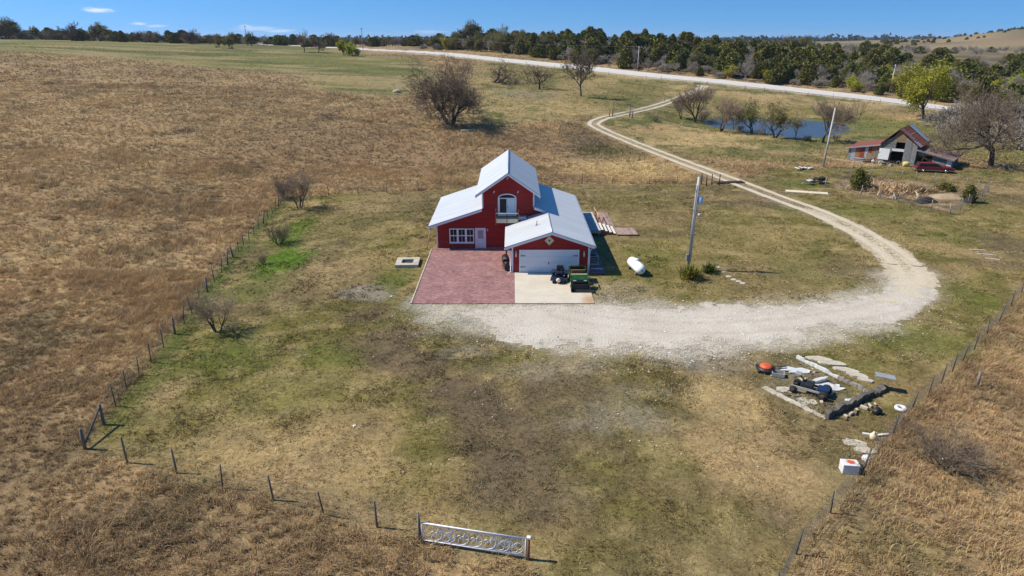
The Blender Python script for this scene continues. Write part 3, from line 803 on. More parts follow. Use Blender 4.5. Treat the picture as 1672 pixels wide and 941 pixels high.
# ------------------------------------------------------------------ camera, sky, sun
cam = bpy.data.cameras.new('camera'); co = bpy.data.objects.new('camera', cam); COL.objects.link(co)
cam.sensor_width = 36; cam.lens = 36 * F / 1672; cam.clip_end = 20000; cam.clip_start = .5
co.location = (0, 0, CAMH); co.rotation_euler = (PI / 2 - PITCH, 0, 0)
SC.camera = co
SUN_EL, SUN_AZ = math.radians(47), math.radians(-84)      # azimuth measured from +Y towards +X
w = bpy.data.worlds.new('World'); SC.world = w; w.use_nodes = True
nt = w.node_tree; bg = nt.nodes['Background']
sky = nt.nodes.new('ShaderNodeTexSky'); sky.sky_type = 'NISHITA'; sky.sun_disc = False
sky.sun_elevation = SUN_EL; sky.sun_rotation = SUN_AZ; sky.air_density = 1.0; sky.dust_density = .3; sky.ozone_density = 2.5; sky.altitude = 400
tc = nt.nodes.new('ShaderNodeTexCoord')
# dry clear air: the horizon band keeps the blue of higher sky
va = nt.nodes.new('ShaderNodeVectorMath'); va.operation = 'ADD'; va.inputs[1].default_value = (0, 0, .20); L(nt, tc.outputs['Generated'], va.inputs[0])
vn = nt.nodes.new('ShaderNodeVectorMath'); vn.operation = 'NORMALIZE'; L(nt, va.outputs[0], vn.inputs[0]); L(nt, vn.outputs[0], sky.inputs[0])
hs = nt.nodes.new('ShaderNodeHueSaturation'); hs.inputs['Saturation'].default_value = 1.36; L(nt, sky.outputs[0], hs.inputs['Color'])
# a few thin wisps of cloud
cl = None
for (u, v, ru, rv, a) in ((157, 17, 19, 4, .9), (226, 39, 11, 2.5, .6), (257, 43, 14, 2.2, .45), (420, 47, 34, 3.5, .45), (455, 51, 26, 2.5, .55), (402, 44, 14, 3.5, .5), (700, 52, 30, 3, .25)):
    d = Vector(ray(u, v)).normalized()
    sub = nt.nodes.new('ShaderNodeVectorMath'); sub.operation = 'SUBTRACT'; L(nt, tc.outputs['Generated'], sub.inputs[0]); sub.inputs[1].default_value = d
    ml = nt.nodes.new('ShaderNodeVectorMath'); ml.operation = 'MULTIPLY'; L(nt, sub.outputs[0], ml.inputs[0]); ml.inputs[1].default_value = (F / ru, F / ru, F / rv)
    ln = nt.nodes.new('ShaderNodeVectorMath'); ln.operation = 'LENGTH'; L(nt, ml.outputs[0], ln.inputs[0])
    nz = noise(nt, scaled(nt, tc.outputs['Generated'], (60, 60, 320)), 1.0, 5, .65)
    q = maprange(nt, mathn(nt, 'ADD', ln.outputs['Value'], mathn(nt, 'MULTIPLY', mathn(nt, 'SUBTRACT', nz, .5), 1.6)), 1.15, .2, 0, a, True)
    cl = q if cl is None else mathn(nt, 'MAXIMUM', cl, q)
c = mixc(nt, cl, hs.outputs[0], (5.2, 5.8, 6.6))
L(nt, c, bg.inputs[0]); bg.inputs[1].default_value = .13
sl = bpy.data.lights.new('sun', 'SUN'); sl.energy = 5.0; sl.angle = math.radians(.53); sl.color = (1, .935, .82)
so = bpy.data.objects.new('sun', sl); COL.objects.link(so)
sd = Vector((math.sin(SUN_AZ) * math.cos(SUN_EL), math.cos(SUN_AZ) * math.cos(SUN_EL), math.sin(SUN_EL)))
so.rotation_euler = sd.to_track_quat('Z', 'Y').to_euler(); so.location = sd * 60
SC.view_settings.view_transform = 'Standard'; SC.view_settings.look = 'None'; SC.view_settings.exposure = .3; SC.view_settings.gamma = 1
SC.cycles.max_bounces = 6; SC.cycles.diffuse_bounces = 3; SC.cycles.transparent_max_bounces = 6
# ------------------------------------------------------------------ grass
RNG = np.random.default_rng(11)
def blades(x, y, col, h, K, width, lean, seg2=True, spread=.5, bend=.6):
    """K blades per tuft; col (n,3), h (n,), lean (n,2)"""
    n = len(x); N = n * K
    X = np.repeat(x, K) + RNG.normal(0, 1, N) * np.repeat(h, K) * spread * .45
    Y = np.repeat(y, K) + RNG.normal(0, 1, N) * np.repeat(h, K) * spread * .45
    Z = H(X, Y) - .01
    hh = np.repeat(h, K) * RNG.uniform(.55, 1.2, N)
    az = RNG.uniform(0, 2 * PI, N)
    out = RNG.uniform(.15, 1.0, N) * bend
    dx = np.cos(az) * out + np.repeat(lean[:, 0], K); dy = np.sin(az) * out + np.repeat(lean[:, 1], K)
    pa = RNG.uniform(0, PI, N); wx = np.cos(pa) * width * .5; wy = np.sin(pa) * width * .5
    wsc = RNG.uniform(.6, 1.4, N); wx *= wsc; wy *= wsc
    C = np.repeat(col, K, 0) * RNG.uniform(.62, 1.38, N)[:, None]
    C = C * (1 + RNG.normal(0, .06, (N, 3)))
    C = np.clip(C, .01, .75)
    if seg2:
        P = np.zeros((N, 5, 3)); 
        P[:, 0] = np.stack([X - wx, Y - wy, Z], 1); P[:, 1] = np.stack([X + wx, Y + wy, Z], 1)
        mx, my, mz = X + dx * hh * .38, Y + dy * hh * .38, Z + hh * .62
        P[:, 2] = np.stack([mx - wx * .8, my - wy * .8, mz], 1); P[:, 3] = np.stack([mx + wx * .8, my + wy * .8, mz], 1)
        q = np.sqrt(dx * dx + dy * dy)
        P[:, 4] = np.stack([X + dx * hh * 1.05, Y + dy * hh * 1.05, Z + hh * (1.0 - .35 * np.minimum(q, 1.6))], 1)
        f = np.array([[0, 1, 3], [0, 3, 2], [2, 3, 4]])
        Fc = (np.arange(N)[:, None, None] * 5 + f[None]).reshape(-1, 3)
        return P.reshape(-1, 3), Fc, np.repeat(C, 5, 0)
    P = np.zeros((N, 3, 3))
    P[:, 0] = np.stack([X - wx, Y - wy, Z], 1); P[:, 1] = np.stack([X + wx, Y + wy, Z], 1)
    P[:, 2] = np.stack([X + dx * hh * .9, Y + dy * hh * .9, Z + hh * .85], 1)
    return P.reshape(-1, 3), np.arange(N * 3).reshape(-1, 3), np.repeat(C, 3, 0)

def scatter(n, x0, x1, y0, y1):
    x = RNG.uniform(x0, x1, n); y = RNG.uniform(y0, y1, n)
    k = np.abs(x) < (y * 1.0 + 9)
    return x[k], y[k]
def lean_at(x, y, amt):
    a = fbm(x / 1.4, y / 1.4, 131, 2) * 4 * PI
    return np.stack([np.cos(a), np.sin(a)], 1) * amt + np.array([[.18, -.05]])

house_rect = lambda x, y: np.minimum(np.minimum(rectdist(x, y, -7.32, 6.04, 44.86, 58.5), rectdist(x, y, -7.2, 6.6, 51, 69.5)), rectdist(x, y, 6.4, 12.2, 61, 73) + 0)
acc = []
def prairie(n, x0, x1, y0, y1, hscale, K, width, seg2, thr=0.0):
    x, y = scatter(n, x0, x1, y0, y1)
    c, t, yd = cover(x, y)
    cl = fbm(x / .9, y / .9, 141, 2)
    k = (RNG.uniform(0, 1, len(x)) < t * (.5 + .55 * sst(.3, .6, cl))) & (yd > .15)
    x, y, c, cl, t, yd = x[k], y[k], c[k], cl[k], t[k], yd[k]
    big = sst(.45, .75, fbm(x / 5, y / 5, 151, 3))
    h = hscale * (.74 + .72 * big) * RNG.uniform(.5, 1.4, len(x)) * (.45 + .55 * t) * (1 + .4 * sst(1.5, .3, yd) * sst(.35, .6, cl))
    # reddish bluestem, pale straw and grey thatch among it
    q = RNG.uniform(0, 1, len(x)); q = .5 + (q - .5) * (1 - thr * .45); c = c * 1.5
    c = np.where((q < .16)[:, None], c * .5 + np.array(RUST) * .62, c)
    c = np.where((q > .80)[:, None], c * .5 + np.array(STRAW) * .52, c)
    c = np.where(((q > .70) & (q < .8))[:, None], c * .45 + np.array((.13, .10, .075)) * .5, c)
    acc.append(blades(x, y, c, h, K, width, lean_at(x, y, .38), seg2, .62, 1.05))
prairie(46000, -40, 50, 9, 34, .34, 17, .020, True)
prairie(62000, -60, 62, 30, 52, .36, 16, .027, False)
prairie(95000, -110, 90, 50, 100, .40, 11, .046, False, .3)
prairie(80000, -190, 120, 100, 185, .42, 9, .085, False, .6)
prairie(60000, -270, 120, 185, 330, .42, 7, .15, False, .8)
vs, fs, cs_, o = [], [], [], 0
for a_, b_, c_ in acc: vs.append(a_); fs.append(b_ + o); cs_.append(c_); o += len(a_)
tag(arrays('prairie_grass', np.concatenate(vs), np.concatenate(fs), M['grass'], cols=np.concatenate(cs_)), 'matted tan prairie grass surrounding the mown yard', 'grass', kind='stuff')
# taller fringe that escapes the mower along the fences is part of the prairie; the mown yard gets its own short turf
acc = []
def turf(n, x0, x1, y0, y1, K, width, h0):
    x, y = scatter(n, x0, x1, y0, y1)
    c, t, yd = cover(x, y)
    ap = sdf_poly(x, y, APRON); dl = dist_line(x, y, DRIVE_C[::4]); hr = house_rect(x, y)
    k = (yd < .3) & (hr > .12) & (RNG.uniform(0, 1, len(x)) < sst(-.2, 2.6, ap) * .9 + .0) & ((dl > 1.6) | (np.abs(dl) < .3)) & (RNG.uniform(0, 1, len(x)) < .25 + .9 * sst(.34, .6, fbm(x / .9, y / .9, 161, 3)))
    x, y, c = x[k], y[k], c[k]
    q = RNG.uniform(0, 1, len(x)); lum = c.sum(1)[:, None] / .39
    c = c * 1.1
    c = np.where((q < .25)[:, None], c * .35 + np.array((.44, .36, .19)) * .65, c)
    c = np.where((q > .78)[:, None], c * .5 + np.array((.07, .072, .022)) * .5, c)
    h = h0 * RNG.uniform(.5, 1.5, len(x)) * (.7 + .9 * sst(.5, .72, fbm(x / 2.4, y / 2.4, 171, 3)))
    acc.append(blades(x, y, c, h, K, width, lean_at(x, y, .6), False, spread=1.2, bend=1.0))
turf(190000, -40, 40, 10, 46, 6, .034, .095)
turf(150000, -45, 70, 46, 110, 6, .055, .11)
vs, fs, cs_, o = [], [], [], 0
for a_, b_, c_ in acc: vs.append(a_); fs.append(b_ + o); cs_.append(c_); o += len(a_)
tag(arrays('lawn_grass', np.concatenate(vs), np.concatenate(fs), M['grass'], cols=np.concatenate(cs_)), 'short patchy olive and straw turf inside the fences', 'grass', kind='stuff')

# loose pebbles round the drive and on the bare ground
OCT = np.array([[1, 0, 0], [-1, 0, 0], [0, 1, 0], [0, -1, 0], [0, 0, .6], [0, 0, -.3]], float)
OCF = np.array([[0, 2, 4], [2, 1, 4], [1, 3, 4], [3, 0, 4]])
def stones(x, y, r):
    n = len(x); a = RNG.uniform(0, 2 * PI, n); z = H(x, y) + .03
    P = np.repeat(OCT[None], n, 0) * r[:, None, None] * RNG.uniform(.6, 1.4, (n, 1, 3)) * RNG.uniform(.8, 1.2, (n, 6, 1))
    ca, sa = np.cos(a)[:, None], np.sin(a)[:, None]
    X = P[..., 0] * ca - P[..., 1] * sa + x[:, None]; Y = P[..., 0] * sa + P[..., 1] * ca + y[:, None]
    return np.stack([X, Y, P[..., 2] + z[:, None]], -1).reshape(-1, 3), (np.arange(n)[:, None, None] * 6 + OCF[None]).reshape(-1, 3)
x, y = RNG.uniform(-16, 32, 60000), RNG.uniform(28, 62, 60000)
ap = sdf_poly(x, y, APRON) + (fbm(x / 2, y / 2, 181, 3) - .5) * 3
k = (RNG.uniform(0, 1, len(x)) < np.exp(-np.maximum(ap, 0) / 1.1) * np.where(ap < -1, .12, .55)) & (house_rect(x, y) > .1)
x1, y1 = x[k], y[k]
x, y = RNG.uniform(-14, 16, 9000), RNG.uniform(24, 44, 9000)
gr = fbm(x / 3, y / 3, 191, 3)
c1 = G(1030, 675); k = (RNG.uniform(0, 1, len(x)) < sst(.5, .75, gr) * .5 * np.exp(-(((x - c1[0]) / 6) ** 2 + ((y - c1[1]) / 4) ** 2)) + .012)
x2, y2 = x[k], y[k]
x = np.concatenate([x1, x2]); y = np.concatenate([y1, y2])
v_, f_ = stones(x, y, RNG.uniform(.02, .055, len(x)) * np.where(RNG.uniform(0, 1, len(x)) > .97, 2, 1))
tag(arrays('gravel', v_, f_, M['pebble']), 'loose white stones scattered along the drive edge', 'gravel', kind='stuff')

# ------------------------------------------------------------------ trees
def rot_about(d, ang, az):
    d = d.normalized(); ref = Vector((0, 0, 1)) if abs(d.z) < .9 else Vector((1, 0, 0))
    u = d.cross(ref).normalized(); w_ = d.cross(u)
    return (d * math.cos(ang) + (u * math.cos(az) + w_ * math.sin(az)) * math.sin(ang)).normalized()

def skeleton(seed, Ht=10, trunk=.28, r0=.26, levels=4, kids=(4, 5, 5, 4), ang=(.75, .75, .8, .8), ratio=(.62, .62, .6, .55), up=.12, wob=.22, stems=1, lean=(0, 0), minr=.010, stem_spread=.35, droop=0.0):
    R = random.Random(seed); segs = []
    tips = []
    def grow(p, d, ln, r, lev):
        n = 4 if lev < 2 else (3 if lev < 3 else 2)
        pts = [p]; rs = [r]; ds = [d]
        for i in range(n):
            d = (d + Vector((R.gauss(0, wob), R.gauss(0, wob), R.gauss(0, wob) + up - droop * (lev >= 2))) * (.55 if lev == 0 else 1)).normalized()
            p = p + d * (ln / n); pts.append(p); ds.append(d)
            rs.append(max(minr, r * (1 - (.38 if lev == 0 else .62) * (i + 1) / n)))
        for i in range(n): segs.append((pts[i], pts[i + 1], rs[i], rs[i + 1], lev))
        if lev >= levels:
            tips.append(pts[-1]); tips.append(pts[-2]); return
        k = kids[min(lev, len(kids) - 1)]; a0 = R.uniform(0, 6.28)
        for j in range(k):
            t = R.uniform(.30 if lev else .62, 1.0) if j else 1.0
            i = min(n - 1, int(t * n)); f = t * n - i
            q = pts[i].lerp(pts[i + 1], f); rr = rs[i] * (1 - f) + rs[i + 1] * f
            an = ang[min(lev, len(ang) - 1)] * R.uniform(.55, 1.25) * (.45 if j == 0 else 1)
            nd = rot_about(ds[i + 1], an, a0 + j * 2.4 + R.uniform(-.4, .4))
            grow(q, nd, ln * ratio[min(lev, len(ratio) - 1)] * R.uniform(.7, 1.2) * (1.05 if lev else 1.5), max(minr, rr * R.uniform(.5, .72)), lev + 1)
    for s_ in range(stems):
        a = s_ * 2.4 + R.uniform(0, 1); sp = stem_spread * (R.uniform(.4, 1.1) if stems > 1 else 0)
        d = Vector((math.cos(a) * sp + lean[0], math.sin(a) * sp + lean[1], 1)).normalized()
        grow(Vector((math.cos(a) * .02 * (stems > 1), math.sin(a) * .02 * (stems > 1), -.3)), d, Ht * trunk * R.uniform(.8, 1.15), r0 * R.uniform(.75, 1), 0)
    top = max(s[1].z for s in segs); k = Ht / top
    segs = [(a * k, b * k, ra, rb, l) for a, b, ra, rb, l in segs]
    return segs, [t * k for t in tips]

def tubes(segs, sides):
    if not segs: return np.zeros((0, 3)), np.zeros((0, 4), int)
    A = np.array([s[0] for s in segs]); B = np.array([s[1] for s in segs]); ra = np.array([s[2] for s in segs]); rb = np.array([s[3] for s in segs])
    D = B - A; D /= np.linalg.norm(D, axis=1)[:, None] + 1e-9
    ref = np.where(np.abs(D[:, 2:3]) < .9, np.array([[0, 0, 1.]]), np.array([[1., 0, 0]]))
    U = np.cross(D, ref); U /= np.linalg.norm(U, axis=1)[:, None]; W = np.cross(D, U)
    n = len(segs); P = np.zeros((n, 2, sides, 3))
    for k in range(sides):
        a = 2 * PI * k / sides; o = U * math.cos(a) + W * math.sin(a)
        P[:, 0, k] = A + o * ra[:, None]; P[:, 1, k] = B + o * rb[:, None]
    f = np.array([[k, (k + 1) % sides, sides + (k + 1) % sides, sides + k] for k in range(sides)])
    return P.reshape(-1, 3), (np.arange(n)[:, None, None] * 2 * sides + f[None]).reshape(-1, 4)

def leaf_cloud(centres, per, size, spread, cols, seed, up=.3):
    rng = np.random.default_rng(seed)
    C = np.repeat(np.array(centres), per, 0); n = len(C)
    C = C + rng.normal(0, spread, (n, 3))
    a = rng.normal(0, 1, (n, 3)); a[:, 2] += up; a /= np.linalg.norm(a, axis=1)[:, None]
    b = np.cross(a, rng.normal(0, 1, (n, 3))); b /= np.linalg.norm(b, axis=1)[:, None]
    s = size * rng.uniform(.5, 1.4, n)[:, None]
    P = np.stack([C - a * s * .5 - b * s * .3, C - a * s * .5 + b * s * .35, C + a * s * .6], 1)
    ci = rng.integers(0, len(cols), len(centres)); cc = np.repeat(np.array(cols)[ci], per, 0) * rng.uniform(.7, 1.3, n)[:, None]
    return P.reshape(-1, 3), np.arange(n * 3).reshape(-1, 3), np.repeat(cc, 3, 0)

TREE = {}
def bare_proto(key, seed, bark='bark', twig='twig', split=2, leaves=None, name='trunk', **kw):
    segs, tips = skeleton(seed, **kw)
    big = [s for s in segs if s[4] < split]; small = [s for s in segs if s[4] >= split]
    v, f = tubes(big, 7); t = arrays('trunk', v, f, M[bark], smooth=True, link=False)
    v, f = tubes(small, 3); c = arrays('crown', v, f, M[twig], smooth=True, link=False)
    lv = None
    if leaves:
        n, per, size, spread, cols = leaves
        rr = random.Random(seed); tt = [tips[rr.randrange(len(tips))] for _ in range(n)]
        v, f, cc = leaf_cloud(tt, per, size, spread, cols, seed)
        lv = arrays('leaves', v, f, M['leaf'], cols=cc, link=False)
    TREE[key] = (t, c, lv, kw.get('Ht', 10))
YG = [(.34, .36, .035), (.26, .29, .03), (.42, .40, .05)]
OL = [(.16, .15, .05), (.12, .125, .04), (.19, .17, .07)]
bare_proto('big', 3, 'darkbark', 'darktwig', 3, Ht=14, trunk=.18, r0=.34, stems=5, stem_spread=.95, kids=(5, 5, 5, 5, 3), levels=5, ang=(.8, .75, .8, .8), minr=.022, up=.05, wob=.26)
bare_proto('broad', 18, 'darkbark', 'twig', 3, Ht=13, trunk=.18, r0=.55, kids=(7, 6, 6, 5, 4), levels=5, ang=(1.0, .8, .8, .85), ratio=(.75, .66, .62, .55), minr=.02, up=.04, wob=.28)
bare_proto('tall', 9, 'bark', 'darktwig', 2, Ht=12, trunk=.32, r0=.34, kids=(7, 6, 5, 5), levels=4, ang=(.95, .75, .75, .8), ratio=(.62, .62, .6, .55), minr=.034, up=.16)
bare_proto('gnarl', 12, 'darkbark', 'darktwig', 3, Ht=7, trunk=.3, r0=.34, kids=(6, 5, 5, 5), levels=4, ang=(1.15, .9, .8, .8), ratio=(.8, .66, .6, .55), minr=.03, up=.02, wob=.34)
bare_proto('lean', 29, 'darkbark', 'darktwig', 3, Ht=6, trunk=.3, r0=.3, stems=3, lean=(.7, 0), kids=(4, 5, 5, 4), levels=4, ang=(.9, .8, .8, .8), minr=.02, up=.0, wob=.34, stem_spread=.7)
bare_proto('yard', 41, 'darkbark', 'twig', 2, Ht=5, trunk=.22, r0=.11, stems=3, stem_spread=.55, kids=(5, 5, 5, 5), levels=4, ang=(.65, .6, .7, .7), minr=.008, up=.08)
bare_proto('bush', 43, 'darkbark', 'twig', 2, Ht=3, trunk=.35, r0=.05, stems=11, stem_spread=.9, kids=(5, 5, 4, 4), levels=3, ang=(.5, .5, .6, .7), minr=.007, up=.08)
bare_proto('vase', 47, 'darkbark', 'twig', 2, Ht=9, trunk=.22, r0=.24, stems=2, stem_spread=.4, kids=(6, 6, 6, 5), levels=4, ang=(.55, .55, .65, .7), minr=.02, up=.14)
bare_proto('vasebud', 53, 'darkbark', 'twig', 2, leaves=(500, 5, .24, .3, OL + YG[:1]), Ht=9, trunk=.25, r0=.24, stems=2, stem_spread=.35, kids=(5, 5, 5, 4), levels=4, ang=(.55, .55, .65, .7), minr=.02, up=.14)
bare_proto('sapling', 59, 'darkbark', 'twig', 2, Ht=6, trunk=.3, r0=.1, stems=2, stem_spread=.3, kids=(4, 4, 4), levels=3, ang=(.4, .45, .6), minr=.016, up=.2)
bare_proto('budding', 61, 'bark', 'twig', 2, leaves=(1700, 7, .36, .40, YG), Ht=12, trunk=.24, r0=.36, stems=2, stem_spread=.35, kids=(5, 5, 5, 4), levels=4, ang=(.7, .7, .75, .8), minr=.02, up=.1)
bare_proto('olive', 67, 'bark', 'twig', 2, leaves=(1300, 7, .38, .38, OL), Ht=10, trunk=.26, r0=.3, stems=2, stem_spread=.35, kids=(5, 5, 5, 4), levels=4, ang=(.7, .7, .75, .8), minr=.025, up=.1)
bare_proto('smallbud', 71, 'bark', 'twig', 2, leaves=(420, 8, .36, .34, YG), Ht=6, trunk=.22, r0=.14, stems=3, stem_spread=.35, kids=(4, 4, 4), levels=3, ang=(.6, .6, .7), minr=.02, up=.14)
bare_proto('round', 73, 'darkbark', 'darktwig', 2, Ht=11, trunk=.2, r0=.4, kids=(8, 6, 5, 5), levels=4, ang=(.85, .75, .75, .8), ratio=(.7, .62, .6, .55), minr=.07, up=.08)
bare_proto('round2', 74, 'darkbark', 'darktwig', 2, Ht=11, trunk=.2, r0=.4, kids=(8, 6, 5, 5), levels=4, ang=(.9, .75, .75, .8), ratio=(.75, .62, .6, .55), minr=.07, up=.05)
for i in range(4):
    bare_proto('brush%d' % i, 80 + i, 'greytwig', 'greytwig', 1, Ht=4, trunk=.3, r0=.07, stems=9, stem_spread=.9, kids=(6, 5, 5), levels=3, ang=(.6, .6, .7), minr=.03, up=.1)
for i in range(3):
    bare_proto('grey%d' % i, 90 + i, 'greytwig', 'greytwig', 2, Ht=8, trunk=.24, r0=.18, stems=2, stem_spread=.4, kids=(5, 5, 5, 4), levels=4, ang=(.65, .65, .7, .8), minr=.03, up=.12)

def ptree(key, name, label, cat, p, hm, rz=None, group=None, squash=1.0):
    """a tree of its own: trunk and crown (and leaves) under one empty at its foot"""
    t, c, lv, Ht = TREE[key]
    e = thing(name, label, cat, (p[0], p[1], p[2] - .05), random.uniform(0, 6.28) if rz is None else rz, group)
    k = hm / Ht; e.scale = (k * squash, k * squash, k)
    for nm, me in (('trunk', t), ('crown', c), ('leaves', lv)):
        if me is None: continue
        o = bpy.data.objects.new(nm, me); COL.objects.link(o); o.parent = e
    return e
def px_tree(key, u, v, hpx, name, label, cat='tree', rz=None, group=None, squash=1.0, Y=None):
    if Y is None: p = G(u, v)
    else:
        x, y, z = ray(u, v); p = (x / y * Y, Y, float(H(x / y * Y, Y)))
    d = depth(p)
    return ptree(key, name, label, cat, p, hpx * d / F / math.cos(math.atan2(CAMH - p[2], p[1])), rz, group, squash)

# the trees one can tell apart
px_tree('big', 737, 203, 118, 'bare_tree', 'big dark many stemmed bare tree standing alone in the tan prairie behind the house', rz=.4, squash=1.05)
px_tree('lean', 806, 135, 38, 'bare_tree', 'low dark leaning bare tree in the meadow just right of the big bare tree', rz=.3, squash=1.35)
px_tree('gnarl', 881, 146, 43, 'bare_tree', 'gnarled small bare tree between the leaning tree and the tall trunk in the meadow', rz=1.0)
px_tree('tall', 948, 157, 86, 'bare_tree', 'tall bare tree with one straight dark trunk in front of the county road', rz=.9, squash=.9)
px_tree('yard', 490, 340, 70, 'bare_tree', 'bare tree at the far corner of the yard fence', rz=1.4, squash=.95)
px_tree('bush', 456, 398, 40, 'bare_shrub', 'bare twiggy shrub on the bright green strip by the west fence', 'shrub', rz=.5)
px_tree('yard', 354, 542, 70, 'bare_tree', 'low spreading bare tree nearest the camera along the west fence', rz=4.1, squash=1.25)
px_tree('bush', 430, 432, 22, 'bare_shrub', 'small thin bare shrub just below the twiggy shrub on the green strip', 'shrub', rz=2.5, squash=.6)
px_tree('bush', 465, 325, 45, 'bare_shrub', 'brownish bare brush growing through the corner of the west fence', 'shrub', rz=4.5, squash=.8)
px_tree('bush', 1545, 765, 62, 'bare_shrub', 'dark tangled shrub in the rusty prairie beyond the east fence', 'shrub', rz=1.5, squash=1.5)
px_tree('broad', 1618, 274, 146, 'bare_tree', 'very large spreading bare tree with thick dark trunk beside the old barn', rz=2.2, squash=.86)
px_tree('budding', 1508, 194, 92, 'budding_tree', 'bright yellow green budding tree behind the old barn near the road', rz=.8, squash=1.0)
# pond side
px_tree('vase', 1112, 195, 42, 'pond_tree', 'leftmost bare tree on the green bank west of the pond', rz=.3)
px_tree('vase', 1135, 200, 66, 'pond_tree', 'tallest bare tree at the west end of the pond', rz=1.9)
px_tree('bush', 1147, 201, 30, 'pond_tree', 'low many stemmed bare tree at the foot of the tallest west pond tree', rz=1.1, squash=.9)
px_tree('vase', 1177, 215, 58, 'pond_tree', 'bare tree with short dark trunk on the near pond bank', rz=3.3, squash=1.1)
px_tree('vase', 1197, 213, 46, 'pond_tree', 'slim bare tree close behind the short trunked one on the near pond bank', rz=5.0, squash=.9)
px_tree('vasebud', 1228, 219, 62, 'pond_tree', 'yellowish budding tree in the middle of the near pond bank', rz=.9, squash=.9)
px_tree('sapling', 1251, 222, 36, 'pond_tree', 'thin bare sapling between the two budding pond trees', rz=.2)
px_tree('vasebud', 1266, 225, 64, 'pond_tree', 'wide olive budding tree leaning over the middle of the pond', rz=2.7, squash=1.2)
px_tree('sapling', 1298, 229, 48, 'pond_tree', 'upright forked bare sapling in front of open blue pond water', rz=1.4)
px_tree('vase', 1342, 233, 74, 'pond_tree', 'large vase shaped bare tree at the east end of the pond beside the leaning pole', rz=4.0, squash=1.1)
px_tree('sapling', 1401, 196, 36, 'bare_tree', 'lone thin bare tree between pond and county road right of the pole', rz=2.0, squash=1.2)
px_tree('bush', 1070, 200, 14, 'green_shrub', 'small dark shrub by the two track west of the pond', 'shrub', rz=.7)
for u, v, h in ((1160, 206, 16), (1207, 215, 15), (1243, 221, 13), (1318, 230, 12), (1364, 229, 12)):
    px_tree('bush', u, v, h, 'pond_brush', 'low bare brush along the near bank of the pond', 'brush', group='low brush along the near pond bank', squash=1.2)
# around the barn's back
for (u, v, h, lab) in ((1540, 208, 34, 'tangled bare brush right behind the rusty barn roof'), (1560, 228, 40, 'grey brush pile shaped thicket between barn and large bare tree'), (1580, 205, 44, 'grey thicket behind the large bare tree on the left'), (1650, 215, 60, 'grey bare thicket on the far right edge behind the large bare tree'), (1668, 245, 60, 'dense bare thicket cut by the right picture edge')):
    px_tree('brush%d' % (u % 4), u, v, h, 'bare_thicket', lab, 'thicket', squash=1.3)
# west skyline, on the rise beyond the pasture
SKY = [('olive', 16, 33, 'rounded olive crowned tree at the west end of the skyline'), ('round', 117, 31, 'first of the broad dark bare trees on the west skyline'), ('olive', 163, 29, 'olive budding tree right beside the broad dark bare skyline tree'),
       ('round2', 243, 17, 'small round bare tree low on the skyline between two olive thickets'), ('round', 311, 25, 'fan shaped dark bare tree alone on the middle of the west skyline'), ('round2', 355, 17, 'dark rounded skyline tree just above the double pasture bush'),
       ('olive', 410, 20, 'olive tree on the skyline beside the far utility pole'), ('tall', 497, 36, 'slender bare tree with bare forked top in the upper pasture'), ('round', 520, 26, 'bare round tree close right of the slender pasture tree'),
       ('round2', 545, 24, 'dark bare tree on the skyline between slender tree and yellow bushes'), ('olive', 770, 42, 'large olive leafed tree with split crown where road meets wood'), ('vasebud', 822, 44, 'pale budding tree with open crown at the west edge of the wood'),
       ('round', 1281, 24, 'fan shaped bare tree alone on the tan rise above the wood'), ('olive', 1314, 22, 'rounded dark tree on the rise beside the fan shaped bare tree')]
for key, u, h, lab in SKY:
    vb, Yq = (63, 395)
    if u >= 330: vb, Yq = 70, 400
    if u in (497, 520): vb, Yq = 84, 330
    if u == 545: vb, Yq = 72, 430
    if u in (770,): vb, Yq = 87, 372
    if u == 822: vb, Yq = 91, 345
    if u > 1200: vb, Yq = 72, 560
    px_tree(key, u, vb, h * 1.02, 'bare_tree' if 'bare' in lab else 'olive_tree', lab, Y=Yq, squash=1.15 if h < 40 else 1.0)
px_tree('smallbud', 562, 89, 24, 'budding_shrub', 'left one of two yellow green bushes in the upper pasture', 'shrub', Y=318)
px_tree('smallbud', 576, 93, 22, 'budding_shrub', 'right one of two yellow green bushes in the upper pasture', 'shrub', Y=310)
px_tree('olive', 358, 80, 22, 'pasture_shrub', 'left half of the dark double bush standing in the green pasture', 'shrub', Y=345, squash=1.25)
px_tree('olive', 375, 81, 20, 'pasture_shrub', 'right half of the dark double bush standing in the green pasture', 'shrub', Y=343, squash=1.2)

